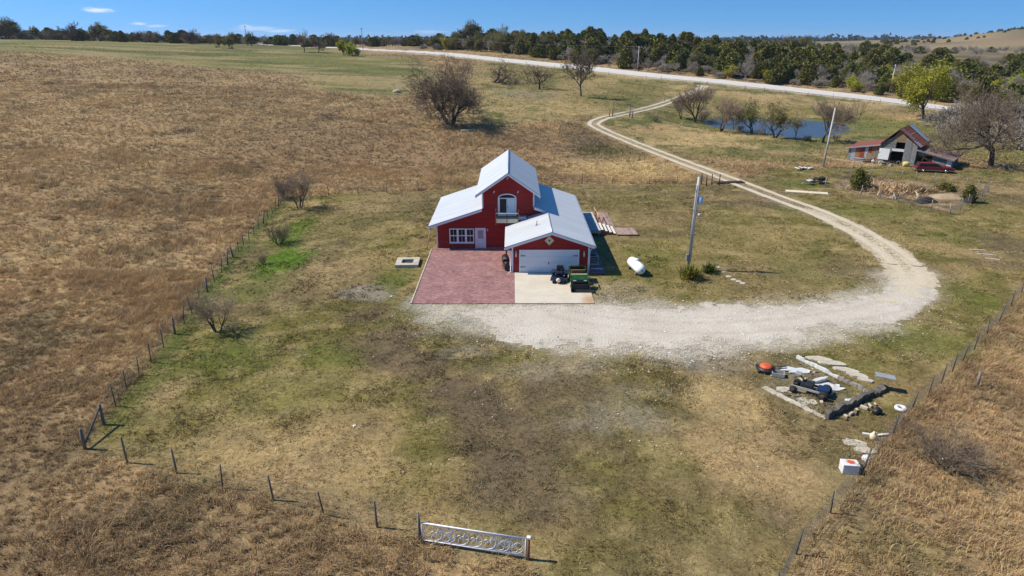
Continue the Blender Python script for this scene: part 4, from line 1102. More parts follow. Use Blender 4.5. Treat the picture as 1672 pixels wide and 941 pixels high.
# evergreen cedars ------------------------------------------------------------
CED = []
def cedar_mesh(seed, Ht, R, n, size, shape=.75, lobes=4):
    rng = np.random.default_rng(seed)
    tops = [(0, 0, 1.0, 1.0)] + [(rng.uniform(-.45, .45) * R, rng.uniform(-.45, .45) * R, rng.uniform(.55, .9), rng.uniform(.5, .8)) for _ in range(lobes)]
    P = []; 
    for (ox, oy, hh, rr) in tops:
        m = int(n * hh * rr / 2.2)
        t = rng.uniform(.02, 1, m) ** 1.15; az = rng.uniform(0, 2 * PI, m)
        prof = np.minimum(1, t / .16) ** .5 * (1 - t) ** shape
        bump = .78 + .34 * np.sin(az * 3 + seed + t * 9) * np.sin(az * 2 + t * 5 + seed * 2) + rng.normal(0, .12, m)
        r = R * rr * prof * bump * rng.uniform(.55, 1.05, m) ** .5
        P.append(np.stack([ox + r * np.cos(az), oy + r * np.sin(az), t * Ht * hh + .1], 1))
    P = np.concatenate(P); m = len(P)
    rad = P.copy(); rad[:, 2] = 0; rad /= np.linalg.norm(rad, axis=1)[:, None] + .01
    Vs, Fs, Cs = [], [], []
    base = np.array([(.115, .128, .026), (.150, .150, .034), (.195, .172, .044), (.085, .098, .025)])
    for j in range(3):
        a = rad * .7 + rng.normal(0, .55, (m, 3)) + np.array([[0, 0, .45]]); a /= np.linalg.norm(a, axis=1)[:, None]
        b = np.cross(a, rng.normal(0, 1, (m, 3))); b /= np.linalg.norm(b, axis=1)[:, None]
        s = size * rng.uniform(.6, 1.4, m)[:, None]
        Q = P + rng.normal(0, size * .3, (m, 3))
        Vs.append(np.stack([Q - a * s * .5 - b * s * .38, Q - a * s * .5 + b * s * .38, Q + a * s * .75], 1).reshape(-1, 3))
        Cs.append(np.repeat(base[rng.integers(0, 4, m)] * rng.uniform(.7, 1.35, m)[:, None], 3, 0))
    v = np.concatenate(Vs)
    st = [(Vector((0, 0, -.3)), Vector((0, 0, Ht * .5)), .16, .08, 0)]
    return v, np.arange(len(v)).reshape(-1, 3), np.concatenate(Cs), st
for i, (Ht, R, sh, lb) in enumerate([(7, 3.3, .48, 6), (6, 3.5, .38, 7), (8, 3.2, .5, 5), (5.5, 3.2, .4, 6), (7.5, 3.8, .38, 8), (6.5, 2.9, .56, 5)]):
    v, f, c, st = cedar_mesh(200 + i, Ht, R, 1500, .46, sh, lb)
    tv, tf = tubes(st, 6)
    CED.append((arrays('crown', v, f, M['cedar'], cols=c, link=False), arrays('trunk', tv, tf, M['bark'], link=False), Ht))
def cedar(i, p, hm, name, label, group=None, squash=1.0, cat='tree', trunk=True):
    cme, tme, Ht = CED[i % 6]
    k = hm / Ht
    if trunk:
        e = thing(name, label, cat, (p[0], p[1], p[2] - .1), random.uniform(0, 6.28), group); e.scale = (k * squash, k * squash, k)
        for nm, me in (('trunk', tme), ('crown', cme)):
            o = bpy.data.objects.new(nm, me); COL.objects.link(o); o.parent = e
        return e
    o = bpy.data.objects.new(name, cme); COL.objects.link(o)
    o.location = (p[0], p[1], p[2] - .1); o.rotation_euler = (0, 0, random.uniform(0, 6.28)); o.scale = (k * squash, k * squash, k)
    return tag(o, label, cat, group)

# the wood beyond the county road
RW = random.Random(5)
dirr, nrm = np.array((-1, 1)) / math.sqrt(2), np.array((1, 1)) / math.sqrt(2)
o0 = np.array((157., 157.))
pts = []
def road_off(s_):       # how far the wood's foot stands from the straight line through o0
    return 0
tries = 0
while len(pts) < 640 and tries < 60000:
    tries += 1
    s_ = RW.uniform(-70, 305); d_ = 8.5 + 135 * RW.random() ** 1.3
    if s_ > 200: d_ = 10 + 60 * RW.random()
    q = o0 + dirr * s_ + nrm * d_
    if dist_line(q[:1], q[1:], ROAD_C[::3])[0] < 12: continue
    ratio = q[0] / q[1]
    if ratio > .80 or ratio < -.14: continue
    mind = 4.0 + .014 * d_
    if any((q[0] - a[0]) ** 2 + (q[1] - a[1]) ** 2 < mind ** 2 for a in pts): continue
    pts.append((q[0], q[1], s_, d_))
nc = nb = 0
for (x, y, s_, d_) in pts:
    p = on(x, y); nz = float(fbm(np.array([x / 22]), np.array([y / 22]), 300, 3)[0]); r = RW.random()
    edge = d_ < 15
    east = sst(15, -50, s_)
    pc = .64 - .6 * edge * (nz < .52) - .5 * float(east) - .5 * max(0, (s_ - 215) / 90)
    if nz > .55: pc -= .3
    if r < pc and nc < 298:
        hm = RW.uniform(3.4, 7.8) * (1.22 if 95 < s_ < 235 and d_ > 18 else 1)
        cedar(RW.randrange(6), p, hm, 'cedar_tree', 'dark green cedar in the wood beyond the white county road', 'cedars in the wood beyond the road', RW.uniform(.95, 1.3), trunk=False); nc += 1
    elif r < .86 or (edge and r < .93):
        if s_ > 225 and RW.random() < .6:
            ptree('olive', 'olive_tree', 'olive budding tree at the thin west end of the wood', 'tree', p, RW.uniform(5, 8), group='budding trees at the west end of the wood')
        elif RW.random() < .5:
            ptree('brush%d' % RW.randrange(4), 'bare_brush', 'grey leafless brush among the cedars beyond the road', 'brush', p, RW.uniform(2.2, 4.2), group='grey brush in the wood', squash=RW.uniform(1, 1.4)); nb += 1
        else:
            ptree('grey%d' % RW.randrange(3), 'bare_wood_tree', 'grey leafless tree among the cedars beyond the road', 'tree', p, RW.uniform(4.5, 8), group='grey bare trees in the wood'); nb += 1
    else:
        ptree(RW.choice(['olive', 'smallbud', 'olive']), 'budding_tree', 'olive or yellowish budding tree among the dark cedars beyond the road', 'tree', p, RW.uniform(4, 7), group='budding trees among the cedars')
# farther trees on the skyline and on the hills, each a small tree of its own
def far_row(n, u0, u1, vb, Y0, Y1, h0, h1, name, label, group, kinds):
    for i in range(n):
        u = u0 + (u1 - u0) * (i + RW.uniform(.1, .9)) / n; Yq = RW.uniform(Y0, Y1)
        x, y, z = ray(u, vb); p = on(x / y * Yq, Yq)
        hm = RW.uniform(h0, h1); k = RW.choice(kinds)
        if isinstance(k, int): cedar(k, p, hm, name, label, group, RW.uniform(1.1, 1.7), trunk=False)
        else: ptree(k, name, label, 'tree', p, hm, group=group, squash=RW.uniform(1.1, 1.5))
far_row(46, -10, 330, 64, 395, 450, 4.5, 7.5, 'skyline_thicket', 'low dark thicket along the west skyline between the taller trees', 'thickets along the west skyline', ['olive', 'brush1', 0, 'round', 3])
far_row(30, 330, 660, 72, 400, 520, 4, 7.5, 'skyline_tree', 'dark rounded tree in the row behind the upper pasture', 'trees in the row behind the upper pasture', ['olive', 1, 4, 'round', 'brush2', 3])
far_row(26, 600, 860, 78, 410, 520, 5, 8.5, 'roadside_tree', 'dark tree in the belt where the road goes over the rise', 'trees where the road goes over the rise', [1, 4, 'round', 'olive', 3, 0])
far_row(30, 1190, 1500, 72, 560, 900, 3, 6, 'hill_tree', 'small dark tree dotted on the tan rise above the wood', 'trees dotted on the far rise', [1, 4, 3])
far_row(44, 1440, 1690, 63, 900, 1150, 2.5, 5, 'hillside_tree', 'small dark tree dotted on the distant tan hillside', 'trees dotted on the distant hillside', [1, 4, 3])
far_row(46, 1340, 1700, 90, 330, 560, 4, 7, 'grey_valley_tree', 'blue grey leafless tree in the valley below the distant hillside', 'leafless trees in the valley', ['grey0', 'grey1', 'grey2', 1, 'grey1'])
px_tree('round', 1511, 62, 7, 'hilltop_tree', 'left one of two lone trees on the distant hill crest', Y=1150, squash=1.3)
px_tree('round', 1633, 49, 7, 'hilltop_tree', 'upper right one of two lone trees on the distant hill crest', Y=1150, squash=1.3)
# far-off woods that read as one dark line
rng = np.random.default_rng(4)
a = rng.uniform(-.85, .85, 4200); rr = rng.uniform(1900, 3400, 4200)
xx, yy = np.tan(a) * rr, rr
v_, f_, c_ = leaf_cloud(np.stack([xx, yy, H(xx, yy) + rng.uniform(1, 9, 4200)], 1), 5, 13, 4, [(.028, .036, .022), (.04, .045, .03)], 6)
tag(arrays('far_woods', v_, f_, M['cedar'], cols=c_), 'dark line of far woods along the horizon', 'woods', kind='stuff')
# ------------------------------------------------------------------ house
hs_ = thing('house', 'red barn style house with white metal roofs and attached garage', 'house')
m = MB()
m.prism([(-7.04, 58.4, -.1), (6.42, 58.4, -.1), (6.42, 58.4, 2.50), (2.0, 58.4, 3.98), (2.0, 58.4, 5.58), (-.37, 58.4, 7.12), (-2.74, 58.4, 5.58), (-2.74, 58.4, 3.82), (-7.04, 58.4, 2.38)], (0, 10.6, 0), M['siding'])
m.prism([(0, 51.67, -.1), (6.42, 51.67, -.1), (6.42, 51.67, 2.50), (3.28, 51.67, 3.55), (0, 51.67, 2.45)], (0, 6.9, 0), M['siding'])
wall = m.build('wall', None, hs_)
def slab(poly, t): return [(p[0], p[1], p[2] - t) for p in poly], (0, 0, t)
def roof(name, poly, t=.09, mat=None):
    a, d = slab(poly, t); return MB().prism(a, d, mat or M['roof']).build(name, None, hs_)
UR, UE, XL, XR = 7.30, 5.25, -3.33, 2.57
r1 = roof('upper_roof', [(-.37, 57.7, UR), (-.37, 70.7, UR), (XL, 70.7, UE), (XL, 57.7, UE)])
r2 = roof('upper_roof', [(-.37, 57.7, UR), (XR, 57.7, UE), (XR, 70.7, UE), (-.37, 70.7, UR)])
MB().tube([(-.37, 57.69, UR + .0), (-.37, 70.71, UR + .0)], .055, 6, M['zinc']).build('ridge_cap', None, hs_)
roof('side_roof', [(-2.73, 57.85, 3.99), (-2.73, 69.6, 3.99), (-7.72, 69.6, 2.33), (-7.72, 57.85, 2.33)])
k = lambda x: 4.14 - (x - 2.0) * .335
roof('side_roof', [(1.99, 57.85, k(1.99)), (3.28, 57.85, k(3.28)), (3.28, 51.2, k(3.28)), (6.86, 51.2, k(6.86)), (6.86, 69.7, k(6.86)), (1.99, 69.7, k(1.99))])
g = lambda x: k(3.28) - (3.28 - x) * .335
roof('garage_roof', [(3.279, 51.2, g(3.28)), (3.279, 58.38, g(3.28)), (-.62, 58.38, g(-.62)), (-.62, 51.2, g(-.62))])
MB().tube([(3.28, 51.19, k(3.28) + .0), (3.28, 58.2, k(3.28) + .0)], .05, 6, M['zinc']).build('ridge_cap', None, hs_)
# white fascia boards under the roof edges
def fascia(a, b, h=.17, t=.04):
    a, b = Vector(a), Vector(b)
    MB().prism([a, b, b - Vector((0, 0, h)), a - Vector((0, 0, h))], (0, t, 0), M['white']).build('fascia', None, hs_)
e = .10
for yy in (57.70,):
    fascia((XL, yy, UE - e), (-.37, yy, UR - e)); fascia((-.37, yy, UR - e), (XR, yy, UE - e))
fascia((-7.72, 57.86, 2.33 - e), (-2.76, 57.86, 3.98 - e)); fascia((2.02, 57.86, k(2.02) - e), (3.26, 57.86, k(3.26) - e), .14)
fascia((-.62, 51.21, g(-.62) - e), (3.28, 51.21, g(3.28) - e)); fascia((3.28, 51.21, g(3.28) - e), (6.86, 51.21, k(6.86) - e))
for x, y0, y1, z in ((XL + .01, 57.75, 70.6, UE - e), (XR - .05, 57.75, 70.6, UE - e), (-7.71, 57.9, 69.5, 2.33 - e), (6.81, 51.26, 69.6, k(6.86) - e), (-.61, 51.26, 58.3, g(-.62) - e)):
    MB().b2(x, x + .04, y0, y1, z - .15, z, M['white']).build('fascia', None, hs_)
MB().tube([(6.93, 51.3, 2.38), (6.93, 69.6, 2.38)], .06, 6, M['white']).build('gutter', None, hs_)
MB().tube([(6.92, 51.45, 2.36), (6.60, 51.62, 2.1), (6.50, 51.62, 1.9), (6.50, 51.62, .1)], .04, 6, M['white']).build('downspout', None, hs_)
MB().tube([(-.62, 51.35, 2.2), (-.14, 51.6, 2.0), (-.1, 51.6, .12), (-.25, 51.45, .08)], .045, 6, M['white']).build('downspout', None, hs_)
for x, y, z0, z1 in ((-7.06, 58.38, 0, 2.3), (6.36, 51.65, 0, 2.38), (-.02, 51.65, 0, 2.32), (-2.76, 58.38, 3.9, 5.4), (1.93, 58.38, 4.05, 5.4)):
    MB().b2(x, x + .12, y - .03, y + .09, z0, z1, M['white']).build('corner_trim', None, hs_)
MB().b2(-3.3, 0, 58.33, 58.38, 0, .09, M['deck']).build('door_sill', None, hs_)
# group of three sash windows
def frame(mb, x0, x1, z0, z1, y, w, d, mat):
    mb.b2(x0, x0 + w, y - d, y, z0, z1, mat); mb.b2(x1 - w, x1, y - d, y, z0, z1, mat)
    mb.b2(x0 + w, x1 - w, y - d, y, z1 - w, z1, mat); mb.b2(x0 + w, x1 - w, y - d, y, z0, z0 + w, mat)
wx0, wx1 = -5.86, -3.47
wsz = (wx1 - wx0 - .08) / 3
for i in range(3):
    a = wx0 + .04 + i * wsz
    gl = MB().b2(a, a + wsz, 58.35, 58.398, .66, 1.92, M['glass']).build('window', None, hs_)
    fr = MB(); frame(fr, a - .02, a + wsz + .02 - .041, .60 + .002 * i, 1.98 - .002 * i, 58.35, .09, .05, M['white']); fr.b2(a + .07, a + wsz - .09, 58.31, 58.349, 1.25, 1.33, M['white']); fr.b2(a + wsz / 2 - .025, a + wsz / 2 - .0, 58.325, 58.349, .69, 1.89, M['white'])
    fr.build('sash', None, gl)
    MB().b2(a - .02, a + wsz - .022, 58.26, 58.35, .54, .599, M['white']).build('sill', None, gl)
# entry door
dr = MB().b2(-3.30, -2.56, 58.36, 58.398, .06, 1.92, M['door']).build('entry_door', None, hs_)
fr = MB(); fr.b2(-3.44, -3.30, 58.31, 58.398, .0, 2.02, M['white']); fr.b2(-2.56, -2.44, 58.31, 58.398, .0, 2.02, M['white']); fr.b2(-3.30, -2.56, 58.31, 58.398, 1.92, 2.02, M['white']); fr.build('door_frame', None, dr)
MB().b2(-3.18, -2.68, 58.34, 58.36, 1.0, 1.80, M['screen']).build('pane', None, dr)
MB().tube([(-2.64, 58.30, .98), (-2.64, 58.36, .98)], .03, 6, M['iron']).build('handle', None, dr)
# arched sliding door above the balcony
bx0, bx1, bz0, bz1, bar = -1.30, .40, 3.2, 4.85, .42
cxm, hw = (bx0 + bx1) / 2, (bx1 - bx0) / 2
def arch(hw_, z0, zs, rise, y, d, n=14):
    pts = [(cxm - hw_, y, z0), (cxm + hw_, y, z0)] + [(cxm + hw_ * math.cos(PI * i / n), y, zs + rise * math.sin(PI * i / n)) for i in range(n + 1)]
    return pts, (0, d, 0)
bd = MB().prism(*arch(hw - .1, bz0 + .1, bz1, bar - .08, 58.37, .028), M['glass']).build('balcony_door', None, hs_)
n = 14; vs = []; 
pa, _ = arch(hw, bz0, bz1, bar, 58.31, 0); pb, _ = arch(hw - .11, bz0 + .1, bz1, bar - .1, 58.31, 0)
mb = MB(); N = len(pa)
V4 = pa + pb + [(x, 58.398, z) for x, y, z in pa] + [(x, 58.398, z) for x, y, z in pb]
Fs = []
for i in range(N):
    j = (i + 1) % N
    Fs += [(i, j, N + j, N + i), (2 * N + i, 3 * N + i, 3 * N + j, 2 * N + j), (i, 2 * N + i, 2 * N + j, j), (N + i, N + j, 3 * N + j, 3 * N + i)]
mb.add(V4, Fs, M['white']); mb.b2(bx0 + .1, bx1 - .1, 58.32, 58.36, bz1 - .06, bz1 + .02, M['white'])
mb.b2(cxm - .05, cxm + .03, 58.325, 58.36, bz0 + .1, bz1 - .06, M['white']); mb.b2(bx0 + .11, bx0 + .18, 58.33, 58.36, bz0 + .1, bz1 - .06, M['white']); mb.b2(bx0 + .18, cxm - .05, 58.33, 58.36, bz0 + .1, bz0 + .22, M['white'])
mb.build('door_frame', None, bd)
MB().b2(cxm + .04, bx1 - .13, 58.345, 58.368, bz0 + .12, bz1 - .08, M['blind']).build('blind', None, bd)
MB().b2(cxm + .02, cxm + .05, 58.30, 58.33, 3.95, 4.15, M['iron']).build('handle', None, bd)
bl = MB().b2(-1.48, .58, 57.50, 58.398, 3.06, 3.14, M['lumber']).b2(-1.50, .60, 57.44, 57.50, 2.74, 3.12, M['cream']).b2(-1.48, -1.42, 57.5, 58.398, 2.8, 3.06, M['lumber']).b2(.52, .58, 57.5, 58.398, 2.8, 3.06, M['lumber']).build('balcony', None, hs_)
for x in (-1.52, .54):
    MB().b2(x - .0, x + .09, 57.40, 57.437, 2.55, 3.98, M['redlumber']).b2(x, x + .09, 57.47, 57.55, 3.14, 3.98, M['lumber']).build('rail_post', None, bl)
MB().b2(-1.43, .54, 57.45, 57.51, 3.60, 3.67, M['white']).build('top_rail', None, bl)
MB().b2(-.48, -.43, 57.41, 57.438, 2.78, 3.62, M['iron']).build('rail_post', None, bl)
for x in (-1.5, .56): MB().b2(x, x + .05, 57.55, 58.39, 3.58, 3.65, M['lumber']).build('side_rail', None, bl)
# lamps
def lamp(x, y, z):
    o = MB().tube([(x, y - .06, z), (x, y, z)], .07, 8, M['white']).build('flood_lamp', None, hs_)
    MB().tube([(x - .05, y - .2, z - .07), (x - .02, y - .06, z - .01)], [.07, .04], 8, M['lampglass']).build('bulb', None, o)
for x, y, z in ((-1.62, 58.39, 5.46), (.56, 58.39, 5.46), (-.37, 58.39, 6.72)): lamp(x, y, z)
MB().tube([(-2.28, 58.28, 1.75), (-2.28, 58.28, 1.95)], [.05, .07], 8, M['lampglass']).build('wall_lamp', None, hs_)
for x in (.33, 6.02):
    o = MB().b2(x - .05, x + .05, 51.60, 51.668, 1.42, 1.92, M['cream']).build('wall_lamp', None, hs_)
    MB().tube([(x, 51.55, 1.46), (x, 51.55, 1.74), (x, 51.55, 1.82)], [.06, .085, .03], 8, M['lampglass']).build('lamp_glass', None, o)
# garage door
gd = MB()
for i in range(4): gd.b2(.72, 5.50, 51.60, 51.668, .03 + i * .475, .03 + (i + 1) * .475 - .008, M['door'])
gd = gd.build('garage_door', None, hs_)
fr = MB(); fr.b2(.60, .72, 51.57, 51.668, 0, 2.05, M['white']); fr.b2(5.50, 5.62, 51.57, 51.668, 0, 2.05, M['white']); fr.b2(.72, 5.50, 51.57, 51.668, 1.93, 2.05, M['white']); fr.build('door_frame', None, gd)
for x0, x1 in ((.74, 1.12), (5.10, 5.48)):
    for z in (.52, 1.50): MB().b2(x0, x1, 51.575, 51.598, z, z + .05, M['black']).b2(x0 if x0 < 3 else x1 - .05, (x0 if x0 < 3 else x1 - .05) + .05, 51.57, 51.575, z - .03, z + .08, M['black']).build('hinge', None, gd)
MB().b2(3.05, 3.11, 51.56, 51.598, .78, .98, M['black']).build('handle', None, gd)
vt = MB().prism([(3.1 - .40, 51.63, 2.83), (3.1, 51.63, 2.43), (3.1 + .40, 51.63, 2.83), (3.1, 51.63, 3.23)], (0, .037, 0), M['cream']).build('gable_vent', None, hs_)
MB().prism([(3.1 - .09, 51.61, 2.83), (3.1, 51.61, 2.72), (3.1 + .09, 51.61, 2.83), (3.1, 51.61, 2.94)], (0, .02, 0), M['black']).build('vent_hole', None, vt)
MB().tube([(2.15, 54.6, g(2.15) - .05), (2.15, 54.6, g(2.15) + .42)], .04, 8, M['steel']).tube([(2.15, 54.6, g(2.15) - .02), (2.15, 54.6, g(2.15) + .06)], [.13, .05], 8, M['rubber']).build('vent_pipe', None, hs_)
MB().b2(.62, 1.30, 57.95, 58.38, g(1.0) - .05, g(1.0) + .22, M['white']).build('flue_box', None, hs_)
MB().b2(.55, .0 + 1.36, 57.9, 58.39, g(1.0) + .22, g(1.0) + .26, M['roof']).build('flue_cap', None, hs_)
MB().tube([(-7.5, 58.0, 2.24), (-8.0, 58.15, -.1)], .045, 6, M['lumber']).build('porch_post', None, hs_)

# paving
m = MB(); m.b2(-7.45, .20, 44.72, 58.395, -.2, .055, M['brick']); tag(m.build('patio'), kind='structure')
m = MB(); m.b2(.215, 6.16, 44.78, 51.66, -.2, .065, M['slab']); tag(m.build('concrete_pad'), kind='structure')
m = MB(); m.b2(6.47, 7.9, 51.4, 58.6, -.2, .05, M['brick']); tag(m.build('path'), kind='structure')
bs = thing('patio_edging', 'thin pale timber edging along the left side of the red brick patio', 'edging', (-7.52, 51.5, 0))
MB().b2(-.05, .045, -6.8, 6.6, -.1, .10, M['stone']).build('board', None, bs)

# deck, steps and board walk on the east side
dk = thing('deck', 'raised grey board deck against the east wall of the house', 'deck', (7.0, 66.2, 0))
MB().b2(0, 1.85, -3.6, 3.6, .52, .60, M['deck']).build('boards', None, dk)
MB().b2(.0, 1.85, -3.66, -3.6, .30, .595, M['deck']).b2(1.85, 1.89, -3.6, 3.6, .30, .595, M['deck']).build('skirt', None, dk)
for x in (.1, 1.7):
    for y in (-3.4, 0, 3.4): MB().b2(x - .06, x + .06, y - .06, y + .06, -.1, .52, M['lumber']).build('leg', None, dk)
stp = thing('deck_steps', 'white board steps going down from the grey deck to the board walk', 'steps', (8.95, 64.3, 0))
for i in range(4):
    MB().b2(.05 + i * .42, .26 + i * .42, -1.35, 1.35, .50 - i * .125, .545 - i * .125, M['slat']).build('tread', None, stp)
for y in (-1.3, 1.25): MB().prism([(0, y, -.05), (1.7, y, -.05), (1.7, y, .09), (0, y, .46)], (0, .05, 0), M['redlumber']).build('stringer', None, stp)
rl = thing('deck_rail', 'broken reddish lumber railing leaning beside the deck steps', 'railing', (9.05, 66.6, 0))
for y, t in ((-.6, .05), (1.0, -.08), (2.6, .1)):
    MB().tube([(0, y, -.1), (t, y + .05, 1.25)], .06, 5, M['redlumber'], smooth=False).build('rail_post', None, rl)
MB().tube([(.06, -.9, 1.15), (-.06, 2.8, 1.22)], .05, 4, M['lumber'], smooth=False).build('top_rail', None, rl)
MB().tube([(.02, -.9, .62), (-.0, 2.7, .7)], .04, 4, M['redlumber'], smooth=False).build('lower_rail', None, rl)
MB().tube([(.35, -1.2, .15), (.55, -.1, .95)], .05, 4, M['redlumber'], smooth=False).tube([(.1, 2.2, .9), (.65, 3.1, 1.2)], .05, 4, M['redlumber'], smooth=False).build('brace', None, rl)
wk = thing('board_walk', 'brown board walk running from the deck steps back along the deck', 'walkway', (9.9, 67.3, 0))
MB().b2(-.45, .85, -3.4, 4.2, .03, .13, M['pallet']).build('boards', None, wk)
wk = thing('board_walk', 'short wide brown board platform at the outer end of the walk', 'walkway', (11.4, 63.85, 0))
MB().b2(-.85, 1.25, -1.3, 1.3, .05, .17, M['pallet']).b2(-.85, 1.25, 1.3, 1.36, .0, .2, M['black']).build('boards', None, wk)

# air conditioner, smoker, fire ring, tank
ac = thing('air_conditioner', 'grey air conditioner unit beside the garage east wall', 'air conditioner', (7.1, 54.0, .05))
MB().b2(-.42, .42, -.42, .42, .06, .78, M['steel']).build('case', None, ac, .03)
MB().lathe([(.33, .78), (.33, .80), (.05, .83)], 14, M['black']).build('fan_grille', None, ac)
for z in (.2, .35, .5, .65): MB().b2(-.36, .36, -.435, -.421, z, z + .07, M['black']).build('vent', None, ac)
MB().b2(-.5, .5, -.5, .5, -.04, .06, M['slab']).build('base', None, ac)
p = thing('board', 'white plank lying on the dark brick path by the air conditioner', 'plank', (7.25, 52.5, .05)); MB().b2(-.5, .5, -.07, .07, 0, .06, M['white']).build('plank', None, p)
sm = thing('smoker', 'black barrel smoker grill standing between patio and garage', 'grill', (-.55, 52.9, .055), .1)
MB().tube([(0, -.55, .75), (0, -.5, .75), (0, .5, .75), (0, .55, .75)], [.22, .31, .31, .22], 14, M['black']).build('barrel', None, sm)
for y in (-.4, .4):
    for x in (-.24, .24): MB().tube([(x, y, 0), (x * .8, y, .6)], .025, 6, M['iron']).build('leg', None, sm)
MB().tube([(.1, .35, 1.0), (.1, .35, 1.55)], .06, 8, M['black']).build('chimney', None, sm)
MB().b2(-.55, -.28, -.45, .45, .72, .75, M['redlumber']).build('shelf', None, sm)
MB().lathe([(.17, -.42), (.23, -.3), (.23, .2), (.17, .3)], 12, M['black'], Matrix.Translation((.02, -.85, .48))).build('firebox', None, sm)
MB().tube([(-.12, -.62, .98), (.12, -.62, .98)], .018, 6, M['steel']).build('handle', None, sm)
f0 = G(666, 431)
fr_ = thing('fire_pit', 'square pale concrete fire pit on the lawn left of the patio', 'fire pit', tuple(f0), .04)
m = MB()
m.b2(-1.0, 1.0, -1.05, -.5, -.1, .26, M['stone']); m.b2(-1.0, 1.0, .5, 1.05, -.1, .26, M['stone']); m.b2(-1.0, -.5, -.499, .499, -.1, .262, M['stone']); m.b2(.5, 1.0, -.499, .499, -.1, .262, M['stone'])
m.build('surround', None, fr_)
MB().b2(-.5, .5, -.5, .5, -.1, .03, M['dstone']).build('ash_bed', None, fr_)
for i in range(4): MB().tube([(-.3 + .1 * i, -.3, .06), (.1 + .05 * i, .3, .12)], .04, 5, M['darkbark']).build('log', None, fr_)
tk = thing('propane_tank', 'white horizontal propane tank lying on the lawn', 'tank', (10.5, 51.9, 0), math.radians(-80), scale=.93)
T = Matrix.Translation((0, 0, .62)) @ Matrix.Rotation(PI / 2, 4, 'Y')
prof = [(.02, -1.5), (.20, -1.47), (.35, -1.36), (.44, -1.2), (.475, -1.0), (.475, 1.0), (.44, 1.2), (.35, 1.36), (.20, 1.47), (.02, 1.5)]
MB().lathe(prof, 20, M['tank'], T).build('body', None, tk)
MB().lathe([(.17, 1.05), (.19, 1.08), (.19, 1.2), (.15, 1.27), (.02, 1.29)], 14, M['tank']).build('valve_dome', None, tk)
for x in (-.85, .85): MB().b2(x - .12, x + .12, -.4, .4, -.05, .24, M['dstone']).build('leg', None, tk)
MB().tube([(1.5, 0, .62), (1.52, 0, .62)], .07, 8, M['blue']).build('end_mark', None, tk)

# ------------------------------------------------------------------ machines on the pad
def wheel(par, x, y, z, r, wd, name='wheel', hub='yellow'):
    T = Matrix.Translation((x, y, z)) @ Matrix.Rotation(PI / 2, 4, 'Y')
    o = MB().lathe([(r * .55, -wd / 2), (r * .93, -wd / 2), (r, -wd * .3), (r, wd * .3), (r * .93, wd / 2), (r * .55, wd / 2)], 16, M['rubber'], T).build(name, None, par)
    MB().lathe([(.02, -wd / 2 - .01), (r * .52, -wd / 2 - .02), (r * .54, wd / 2 + .02), (.02, wd / 2 + .01)], 12, M[hub], T).build('hub', None, o)
    return o
mw = thing('riding_mower', 'navy blue zero turn riding mower parked at the garage door', 'mower', (3.86, 49.75, .065), math.radians(172))
# +y is its front
for x in (-.52, .52): wheel(mw, x, -.45, .26, .26, .24, hub='black')
for x in (-.42, .42): wheel(mw, x, .85, .15, .15, .12, 'caster', 'black')
MB().prism([(-.36, -.95, .32), (-.36, .2, .32), (-.36, .25, .52), (-.36, -.35, .60), (-.36, -.95, .68)], (.72, 0, 0), M['blue']).build('body', None, mw, .03)
MB().b2(-.68, .68, -.02, .72, .14, .28, M['blue']).build('mower_deck', None, mw, .03)
MB().b2(-.34, .34, .26, .95, .30, .34, M['blue']).b2(-.32, .32, .93, .98, .3, .5, M['blue']).build('footplate', None, mw)
MB().b2(-.27, .27, -.22, .28, .58, .72, M['black']).b2(-.26, .26, -.36, -.22, .66, 1.18, M['black']).build('seat', None, mw, .04)
MB().b2(-.28, .28, -1.0, -.5, .66, .92, M['black']).lathe([(.2, .92), (.2, .97), (.08, .99)], 12, M['iron'], Matrix.Translation((0, -.75, 0))).build('engine', None, mw, .03)
for x in (-.56, .56): MB().prism([(x - .14, -.85, .54), (x - .14, -.1, .54), (x - .14, -.15, .62), (x - .14, -.78, .62)], (.28, 0, 0), M['blue']).build('fender', None, mw)
for x in (-.33, .33): MB().tube([(x, .1, .6), (x, .22, .98), (x * .35, .26, 1.0)], .02, 6, M['black']).build('control_lever', None, mw)
MB().lathe([(.16, .0), (.19, .05), (.15, .1)], 12, M['cream'], Matrix.Translation((0, .98, .34)) @ Matrix.Rotation(-PI / 2, 4, 'X')).build('front_plate', None, mw)

ut = thing('utility_vehicle', 'green utility vehicle with dark seat and cargo bed parked on the concrete pad', 'utility vehicle', (5.33, 48.9, .065), math.radians(180))
for x in (-.60, .60):
    wheel(ut, x, .85, .28, .28, .24); wheel(ut, x, -.80, .30, .30, .28)
MB().b2(-.48, .48, -1.2, 1.0, .30, .42, M['black']).build('chassis', None, ut)
MB().prism([(-.62, 1.28, .42), (-.62, .62, .42), (-.62, .52, .95), (-.62, .68, .98), (-.62, 1.22, .80)], (1.24, 0, 0), M['green']).build('hood', None, ut, .04)
MB().b2(-.58, .58, 1.28, 1.36, .24, .68, M['black']).b2(-.66, .66, 1.36, 1.42, .30, .44, M['black']).build('bumper', None, ut)
MB().b2(-.62, .62, .50, .62, .955, 1.02, M['yellow']).build('dash_top', None, ut)
for x in (-.42, .42): MB().b2(x - .12, x + .12, 1.24, 1.30, .62, .74, M['lampglass']).build('headlight', None, ut)
MB().b2(-.58, .58, -.28, .18, .52, .66, M['black']).b2(-.58, .58, -.36, -.26, .62, 1.08, M['redlumber']).build('seat', None, ut, .03)
MB().ring((-.28, .36, .98), .17, .018, M['black'], 'Y', 14, 5).tube([(-.28, .5, .8), (-.28, .36, .98)], .02, 5, M['black']).build('steering_wheel', None, ut)
MB().tube([(-.62, -.42, .45), (-.60, -.42, 1.42), (.60, -.42, 1.42), (.62, -.42, .45)], .035, 6, M['black']).build('roll_bar', None, ut)
